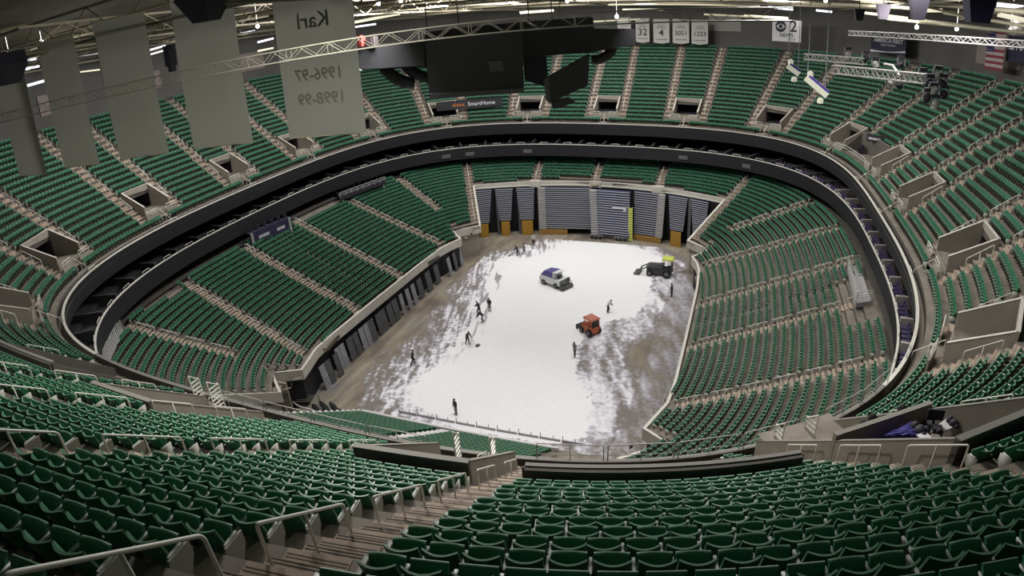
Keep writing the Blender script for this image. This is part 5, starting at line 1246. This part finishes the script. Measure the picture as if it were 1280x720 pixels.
# ------------------------------------------------------------------ balcony boxes: dividers and chairs
def lip_pt(t, off, z):
    a = sup(LA, LB, LN, np.array([t-1e-3, t, t+1e-3])); d = a[2]-a[0]; n = np.array([d[1], -d[0]])/np.linalg.norm(d); p = a[1]+n*off; return np.array([p[0], p[1], z]), n
tl = np.linspace(0, 2*PI, 4001); pl_ = sup(LA, LB, LN, tl); Ll = np.concatenate([[0], np.cumsum(np.linalg.norm(np.diff(pl_, axis=0), axis=1))])
nbox = 64
SCH = mat('suite_chair_violet', (.055, .045, .10), .5); SCHB = mat('suite_chair_dark', (.025, .02, .022), .6)
bx = 0
for i in range(nbox):
    t = np.interp(Ll[-1]*i/nbox, Ll, tl); p, n = lip_pt(t, .2, 14.); 
    if not inview([p], 10)[0]: continue
    q, _ = lip_pt(t, 4.6, 14.); tv = np.array([-n[1], n[0], 0])*.16
    m = MB(); m.hexa([p-tv, p+tv, q+tv, q-tv], [p-tv+[0, 0, 1.0], p+tv+[0, 0, 1.0], q+tv+[0, 0, 1.15], q-tv+[0, 0, 1.15]]); struct(m.build('balcony_divider', DIV_LIT if p[0] > 25 and p[1] < 24 else DIV))
    # small hoop on the lip
    t2 = np.interp(Ll[-1]*(i+.5)/nbox, Ll, tl); c, n2 = lip_pt(t2, .05, LZ); tv2 = np.array([-n2[1], n2[0], 0])*.65; m = MB(); m.tube(bend([c-tv2, c-tv2+[0, 0, .32], c+tv2+[0, 0, .32], c+tv2], .08, 2), .03, 5)
    o = m.build('lip_hoop', RAIL, None, False, off=c); o.location = c
    side = 'right' if p[0] > 20 and p[1] < 25 else ('left' if p[0] < -20 and p[1] < 25 else 'far'); bx += 1
    tag(o, 'guard hoop on balcony lip, %s stand, %s from right near end' % (side, ordw(bx-1)), 'railing', 'guard hoops on the balcony lip')
bx = 0
for i in range(-9, 9):
    ti = lambda u: np.interp((Ll[-1]*(i+u)/nbox) % Ll[-1], Ll, tl)
    c0, _ = lip_pt(ti(.5), 1., 14.)
    if not inview([c0], 5)[0]: continue
    bx += 1
    for r, off, z in ((0, .75, 14.), (1, 1.85, 14.)):
        for q in range(5):
            p, n = lip_pt(ti(.14+.18*q), off, z); rz = math.atan2(-n[1], -n[0])-PI/2
            t = thing('suite_chair', p, 'violet chair, right balcony, %s box from near end, %s row, %s chair' % (ordw(bx-1), 'front' if r == 0 else 'back', ordw(q)), 'chair', 'chairs in the right balcony boxes', rz)
            m = MB(); m.box((0, .2, .45), (.5, .48, .1)); m.build('seat', SCH if r == 0 else SCHB, t); m = MB(); m.hexa([(-.25, -.06, .42), (.25, -.06, .42), (.25, .0, .42), (-.25, .0, .42)], [(-.23, -.16, .95), (.23, -.16, .95), (.23, -.08, .95), (-.23, -.08, .95)]); m.build('backrest', SCH if r == 0 else SCHB, t)
            m = MB(); m.box((0, .18, .2), (.12, .12, .4)); m.box((0, .18, .02), (.4, .4, .04)); m.build('pedestal', IRON, t)
# ------------------------------------------------------------------ lower stand platforms
PLT = mat('platform_deck_grey', (.34, .33, .34), .7); PLR = mat('platform_rail_grey', (.52, .51, .48), .5)
def rail_fence(par, pts, h=1.05, bars=4, r=.03, name='guard_rail', close=False):
    m = MB(); up = np.array([0, 0, 1.]); P = [np.array(p, float) for p in pts]
    for a, b in zip(P[:-1], P[1:]):
        for k in range(bars): m.tube([a+up*h*(k+1)/bars, b+up*h*(k+1)/bars], r, 5)
        n = max(1, int(np.linalg.norm(b-a)/1.2))
        for k in range(n+1): q = a+(b-a)*k/n; m.tube([q, q+up*h], r, 5)
    return m.build(name, PLR, par)
def deck(px4, z, label, thick=.5, inner=True):
    P = [hit(p, z) for p in px4]; c = sum(P)/4; t = thing('viewing_platform', (c[0], c[1], z-thick), label, 'platform'); o0 = np.array([c[0], c[1], z-thick])
    m = MB(); m.hexa([tuple(p-o0-[0, 0, thick]) for p in P], [tuple(p-o0) for p in P]); m.build('deck', PLT, t)
    m = MB()
    for p in P: q = p-o0-[0, 0, thick]; m.box((q[0]*.9, q[1]*.9, q[2]-.35), (.12, .12, .7))
    for i_, p in enumerate(P):
        q = p-o0-[0, 0, thick]; m = MB(); m.box((q[0]*.9, q[1]*.9, q[2]-.3), (.12, .12, .6)); m.build('leg', PLR, t)
    return t, [p-o0 for p in P]
t, P = deck([(1059, 333), (1074, 331), (1089, 376), (1070, 379)], 11.3, 'grey raised platform with pipe rails at the top of the lower right stand')
rail_fence(t, [P[1], P[0], P[3], P[2]])
t, P = deck([(131, 410), (153, 409), (131, 455), (112, 452)], 11.6, 'grey raised platform with pipe rail at the top of the lower left stand')
rail_fence(t, [P[0], P[1], P[2]])
_p = PLT; PLT = SPK
t, P = deck([(420, 241), (478, 221), (482, 226), (425, 247)], 11.9, 'dark slim camera deck with white rails at the top of the far left stand'); PLT = _p
rail_fence(t, [P[3], P[2]], h=.7, bars=2); rail_fence(t, [P[0], P[1]], h=.9, bars=2)
# press table with navy skirt
a, b = hit((314, 302), 11.6), hit((365, 280), 11.6); c = (a+b)/2; d = (b-a)/np.linalg.norm(b-a); L = np.linalg.norm(b-a); fr = np.array([d[1], -d[0], 0]); 
t = thing('press_table', (c[0], c[1], 10.6), 'long press table with navy skirt and white lettering, lower left stand', 'table')
NAVY = mat('skirt_navy', (.022, .022, .05), .7)
m = MB(); m.prism([tuple(-d*L/2), tuple(d*L/2), tuple(d*L/2+[0, 0, 2.0]), tuple(-d*L/2+[0, 0, 2.0])], (0, 0, 0), tuple(-fr*.12)); m.build('skirt', NAVY, t)
m = MB(); m.prism([tuple(-d*L/2+[0, 0, 2.0]), tuple(d*L/2+[0, 0, 2.0]), tuple(d*L/2-fr*.9+[0, 0, 2.0]), tuple(-d*L/2-fr*.9+[0, 0, 2.0])], (0, 0, 0), (0, 0, .06)); m.build('table_top', NAVY, t)
for u in (-.47, .44):
    m = MB(); q = d*L*u+fr*.06; m.box((q[0], q[1], 1.0), (.28, .28, 2.1)); m.build('end_post', PLT, t)
m = MB()
for u0, u1 in ((-.32, -.06), (.12, .32)):
    for k_ in range(5):
        ua, ub = u0+(u1-u0)*k_/5, u0+(u1-u0)*(k_+.75)/5; m.quad(tuple(d*L*ua+fr*.08+[0, 0, .95]), tuple(d*L*ub+fr*.08+[0, 0, .95]), tuple(d*L*ub+fr*.08+[0, 0, 1.35]), tuple(d*L*ua+fr*.08+[0, 0, 1.35]))
m.build('lettering', sgnTX, t)
for i in range(6):
    q = c+d*L*(-.42+.165*i)-fr*.4; m = MB(); m.box((0, 0, .05), (.35, .3, .06)); m.box((0, 0, .2), (.08, .06, .3)); m.box((0, 0, .42), (.5, .06, .34)); m.box((.05, -.04, .45), (.16, .04, .14))
    o = m.build('press_monitor', SPK, None); o.location = (q[0], q[1], 12.66); o.rotation_euler = (0, 0, math.atan2(d[1], d[0])); tag(o, 'small black monitor on the navy press table, %s from the left' % ordw(i), 'monitor', 'monitors on the press table')
# camera platform railing between two right tunnels
s0, s1 = CPLAT
zr = z_row(1)+.1; pts = [P3(s, o_in(1)+.1, zr) for s in np.linspace(s1, s0, 10)]
c = pts[5]; t = thing('platform_railing', c, 'long white railing curved along the camera platform in upper right stand', 'railing')
m = MB()
for i in range(9):
    a, b = pts[i]-c, pts[i+1]-c; m.quad(tuple(a), tuple(b), tuple(b+[0, 0, .5]), tuple(a+[0, 0, .5])); m.quad(tuple(b), tuple(a), tuple(a+[0, 0, .5]), tuple(b+[0, 0, .5]))
m.build('kick_panel', CONCW, t); rail_fence(t, [p-c+np.array([0, 0, .5]) for p in pts], h=.75, bars=2, r=.04)
t, xd, fr2, L, h = wall_sign([(1083, 167), (1103, 175.5), (1083, 176)], tuple(P3(20.5, o_out(4)-.15, 0)), 1.0, 'platform_sign', 'dark sign board with white lettering on the camera platform back wall', mat('sign_black', (.02, .02, .025)))
m = MB(); 
for k_ in range(5): m.box(tuple(xd*L*(.2+.14*k_)+fr2*.04+np.array([0, 0, h*.45])), (.3, .3, h*.3))
m.build('lettering', sgnTX, t)
t, xd, fr2, L, h = wall_sign([(1103.5, 176), (1116, 182), (1103.5, 184.5)], tuple(P3(20.5, o_out(4)-.15, 0)), 1.0, 'platform_sign', 'white square sign with round grey mark beside the dark sign board', sgnW)
m = MB(); disc(m, xd*L*.5+np.array([0, 0, h*.5])+fr2*.04, h*.18, h*.32, xd, 16); m.build('round_mark', INKG, t)
for i, (px, lab) in enumerate((((1076, 190), 'dark covered camera on the right camera platform, near the railing'), ((1090, 190), 'dark equipment case on the right camera platform floor'))):
    p = hit(px, HR+1.2); m = MB(); m.box((0, 0, .35), (.9, .7, .7)); m.box((.1, 0, .85), (.5, .4, .35)); m.lathe((.1, -.35, .85), [(.1, -.1), (.14, 0), (.14, .2), (.1, .22)], 10, (0, -1, 0)); o = m.build('covered_camera' if i == 0 else 'equipment_case', SPK); o.location = (p[0], p[1], HR+1.1); tag(o, lab, 'camera' if i == 0 else 'case')
# ------------------------------------------------------------------ rim pipe railings in front of the near platforms
def rim_rail(s0, s1, lab, z=HR, h=.85, off=.05, bars=2, npan=3):
    for k_ in range(npan):
        a, b = s0+(s1-s0)*(k_+.03)/npan, s0+(s1-s0)*(k_+.97)/npan; A_, B_ = P3(a, off, z), P3(b, off, z); up = np.array([0, 0, 1.]); t = thing('rim_railing', A_, lab % ordw(k_), 'railing', 'pipe railings on the near rim')
        m = MB(); m.tube(bend([A_-A_, up*h, B_-A_+up*h, B_-A_], .07, 3), .026, 6); m.tube([up*h*.35, B_-A_+up*h*.35], .02, 6); m.build('frame', mat('rim_rail_grey', (.36, .35, .32), .45), t, True)
        for u in (.5,):
            m = MB(); q = (B_-A_)*u; m.tube([q, q+up*h], .02, 6); m.build('post', mat('rim_rail_grey', (.36, .35, .32)), t, True)
rim_rail(217.0, 229.0, 'grey pipe railing panel on the rim beyond the dark wall, %s from left', npan=4)
rim_rail(199.5, 212.2, 'grey pipe railing panel on the rim left of the foreground tunnel, %s from left', npan=4, h=.55)
rim_rail(230.5, 236.5, 'grey pipe railing panel on the rim by the blue table tunnel, %s from left', npan=2)
# barred side gates of the near tunnels
def gate(s, o0, o1, z0, z1, lab):
    A_, B_ = P3(s, o0, z0), P3(s, o1, z1); up = np.array([0, 0, 1.]); t = thing('barred_gate', A_, lab, 'gate', 'barred stair gates of the near tunnels'); m = MB(); d = B_-A_
    m.tube(bend([[0, 0, 0], up*1.55, d+up*1.55, d], .05, 2), .035, 6); m.build('frame', RAIL, t)
    for k_ in range(6):
        b_ = MB(); b_.box(tuple(d/2+up*(.2+.23*k_)), (.06, np.linalg.norm(d[:2]), .07), math.atan2(d[1], d[0])-PI/2); b_.build('bar', RAIL, t)
for (a, b, k_), nm in zip(NVOM, ('lower left foreground tunnel', 'tunnel by the stepped aisle', 'blue table tunnel')):
    c = (a+b)/2-(.5 if a > 220 else 0)
    c -= 1.9 if a < 205 else 0
    gate(c-.75, 1.0, 1.6, HR+.15, HR+.7, 'white barred gate at the left front of the %s' % nm); gate(c+.75, 1.0, 1.7, HR+.15, HR+.7, 'white barred gate at the right front of the %s' % nm)
    handrail((P3(c+.1, .2, HR-.6), P3(c+.1, 1.4, HR+.1)), .9, .026, 'white centre stair rail at the front of the %s' % nm, 'centre stair rails at the rim', near=True)
# ------------------------------------------------------------------ blue table and clutter in the near right tunnel
BCL = mat('blue_tablecloth', (.035, .03, .17), .7, noise=.25, nscale=3)
zt_ = HR+4.55
def at(px, z): return hit(px, z)
P = [at(p, zt_) for p in ((1106, 545), (1138, 529), (1158, 541), (1146, 545))]; c = sum(P)/4
t = thing('cloth_covered_table', (c[0], c[1], zt_-.70), 'table under a rumpled blue cloth in the right foreground tunnel', 'table'); m = MB()
q = [p-c+np.array([0, 0, .70]) for p in P]; m.hexa([tuple(v*np.array([1.08, 1.08, 0])) for v in q], [tuple(v) for v in q]); 
rr_ = random.Random(3); gq = lambda u, v: (q[0]*(1-u)+q[1]*u)*(1-v)+(q[3]*(1-u)+q[2]*u)*v
m.grid([[tuple(gq(u, v)*np.array([1.06, 1.06, 1])+[0, 0, .01+rr_.uniform(0, .07)]) for u in np.linspace(0, 1, 12)] for v in np.linspace(0, 1, 8)]); m.build('cloth', BCL, t)
m = MB(); m.box((.45, -.25, 0.75), (.45, .32, .04), .5); m.build('paper', WHT, t)
P = [at(p, zt_) for p in ((1160, 540), (1187, 520), (1202, 529), (1178, 540))]; c = sum(P)/4
t = thing('folding_table', (c[0], c[1], zt_-.70), 'white folding table beside the blue cloth table in the tunnel', 'table'); q = [p-c+np.array([0, 0, .70]) for p in P]
m = MB(); m.hexa([tuple(v-[0, 0, .06]) for v in q], [tuple(v) for v in q]); m.build('table_top', mat('table_white', (.45, .45, .44), .6), t)
for v in q: m = MB(); m.box((v[0]*.85, v[1]*.85, .33), (.06, .06, .66)); m.build('leg', IRON, t)
for i, (px, s_, lab) in enumerate((((1167, 526), .55, 'black video monitor standing on the white folding table'), ((1172, 535), .35, 'small black device at the front of the white folding table'), ((1193, 526), .32, 'black bag lying on the white folding table'), ((1151, 534), .42, 'dark cloth heap between the two tunnel tables'))):
    p = at(px, zt_+.15); m = MB()
    if i == 0: m.box((0, 0, .03), (.4, .3, .05)); m.box((0, 0, .16), (.08, .06, .25)); m.box((0, 0, .42), (.62, .07, .42)); m.box((0, -.04, .42), (.5, .01, .32))
    elif i == 1: m.box((0, 0, .1), (.35, .3, .2)); m.lathe((0, -.1, .12), [(.05, 0), (.1, .02), (.1, .2), (.05, .22)], 8, (0, -1, .3))
    else:
        for dx, dy, k_, hz in ((0, 0, 1, .22), (.3, .1, .6, .15), (-.18, .2, .7, .26), (.1, -.25, .55, .12)): m.lathe((dx*s_*2, dy*s_*2, 0), [(s_*.6*k_, 0), (s_*.62*k_, hz*.3), (s_*.42*k_, hz*.75), (s_*.12*k_, hz)], 9)
    o = m.build(['video_monitor', 'control_device', 'equipment_bag', 'cloth_heap'][i], SPK, None, i > 1); o.location = (p[0], p[1], zt_); tag(o, lab, ['monitor', 'device', 'bag', 'cloth'][i])
for i, (px, lab) in enumerate((((1079, 533), 'black padded chair back left of the blue table, leftmost'), ((1090, 525), 'black padded bundle behind the tunnel parapet, second from left'), ((1103, 527), 'black padded bundle hanging on the parapet near the blue table'), ((1127, 514), 'black padded bundle on the rear parapet above the blue table'))):
    zz = min(np.arange(1.2, 5, .05), key=lambda z: abs(_s[np.argmin(((_x-at(px, HR+z)[:2])**2).sum(1))]-229.35+0*z)); p = at(px, HR+zz); m = MB(); m.hexa([(-.12, -.07, 0), (.12, -.07, 0), (.12, .07, 0), (-.12, .07, 0)], [(-.2, -.1, .35), (.2, -.1, .35), (.2, .1, .35), (-.2, .1, .35)]); m.lathe((0, 0, .35), [(.15, 0), (.16, .04), (.09, .13), (.03, .16)], 10); m.box((.05, -.1, -.05), (.28, .12, .3))
    o = m.build('black_bundle', BLK, None, True); o.location = (p[0], p[1], p[2]-.2); tag(o, lab, 'bundle', 'black bundles beside the blue table')
# red and white cooler in the left tunnel
p = hit((4, 425), HR+1.); m = MB(); m.box((0, 0, .45), (1., .8, .9)); m.build('x', WHT); 
o = bpy.data.objects['x']; o.name = 'supply_cart'; o.location = (p[0], p[1], HR+.9); tag(o, 'white supply cart with red base at the left frame edge', 'cart')
m = MB(); m.box((.1, -.1, .1), (1.1, .9, .2)); m.build('base_tray', mat('cart_red', (.40, .06, .05), .6), o)
m = MB(); m.tube([(-.5, -.3, .9), (-.5, -.3, 1.2), (-.5, .3, 1.2), (-.5, .3, .9)], .03, 6); m.build('push_handle', GREYM, o)

# dim plaques on the balcony fascia
for i, (px, lab) in enumerate((((556, 194), 'leftmost of the far stand plaques'), ((586.5, 190), 'left of the second far aisle'), ((662, 186.5), 'above the left far aisle'), ((855.6, 195.6), 'above the right far seats'), ((933.7, 207.5), 'above the far right corner seats'))):
    zc = 13.45; p = hit(px, zc); t_ = tl[np.argmin(((pl_-p[:2])**2).sum(1))]; c, n = lip_pt(t_, -.02, zc); m = MB(); m.box((0, 0, 0), (1.5, .12, .62), math.atan2(n[1], n[0])-PI/2); m.box((0, 0, 0), (1.1, .16, .2), math.atan2(n[1], n[0])-PI/2)
    o = m.build('fascia_plaque', mat('plaque_grey', (.10, .10, .105), .6)); o.location = c; tag(o, 'dim grey plaque on the balcony fascia, '+lab, 'sign', 'plaques on the balcony fascia')
# ------------------------------------------------------------------ lamps
def area(name, loc, size, power, col=(1, .96, .9), spread=180, tgt=None, shape='SQUARE'):
    l = bpy.data.lights.new(name, 'AREA'); l.energy = power; l.size = size; l.color = col; l.spread = math.radians(spread); l.shape = shape
    o = bpy.data.objects.new(name, l); COL.objects.link(o); o.location = loc
    d = Vector(tgt if tgt else (loc[0], loc[1], 0))-Vector(loc); o.rotation_euler = d.to_track_quat('-Z', 'Y').to_euler()
    return o
for i, (x, y) in enumerate([(-9, -12), (9, -12), (-9, 8), (9, 8), (-9, 28), (9, 28)]):
    area('floor_floodlight', (x, y, 38.5), 2.5, 470, col=(1, .99, .99), spread=75, tgt=(x*.9, y*.9, 0))
for i in range(10):
    a = 2*PI*i/10+.3
    area('bowl_floodlight', (13*math.cos(a), 4+17*math.sin(a), 38.6), 2.5, 2500, col=(1, .985, .97), spread=150, tgt=(40*math.cos(a), 44*math.sin(a), 18))
for i in range(12):  # ring of fill lights added over the seats, standing in for ambient roof light
    a = 2*PI*i/12+.2; pw = 1700 if math.sin(a) > -.5 else 3000
    pw = {7: 2200, 8: 900}.get(i, pw)
    lx, ly = {7: (-37, -20), 8: (-3, -54)}.get(i, (37*math.cos(a), 43*math.sin(a)))
    area('stand_fill_light', (lx, ly, 38.8), 3.5, pw, col=(1, .97, .93), spread=165, tgt=(43*math.cos(a), 49*math.sin(a), 10))
for x, y in ((-46, 12), (-30, 44), (0, 50), (32, 44), (-40, -20), (-15, 25), (18, 25), (-25, -5), (56, 22)):  # point lights added near the roof to brighten its steel, no real fixtures
    l = bpy.data.lights.new('roof_fill_light', 'POINT'); l.energy = 420; l.shadow_soft_size = .35; l.color = (1, .95, .85); o = bpy.data.objects.new('roof_fill_light', l); COL.objects.link(o); o.location = (x, y, 37.2)
w = bpy.data.worlds.new('world'); scene.world = w; w.use_nodes = True
w.node_tree.nodes['Background'].inputs['Color'].default_value = (.02, .02, .025, 1); w.node_tree.nodes['Background'].inputs['Strength'].default_value = .5
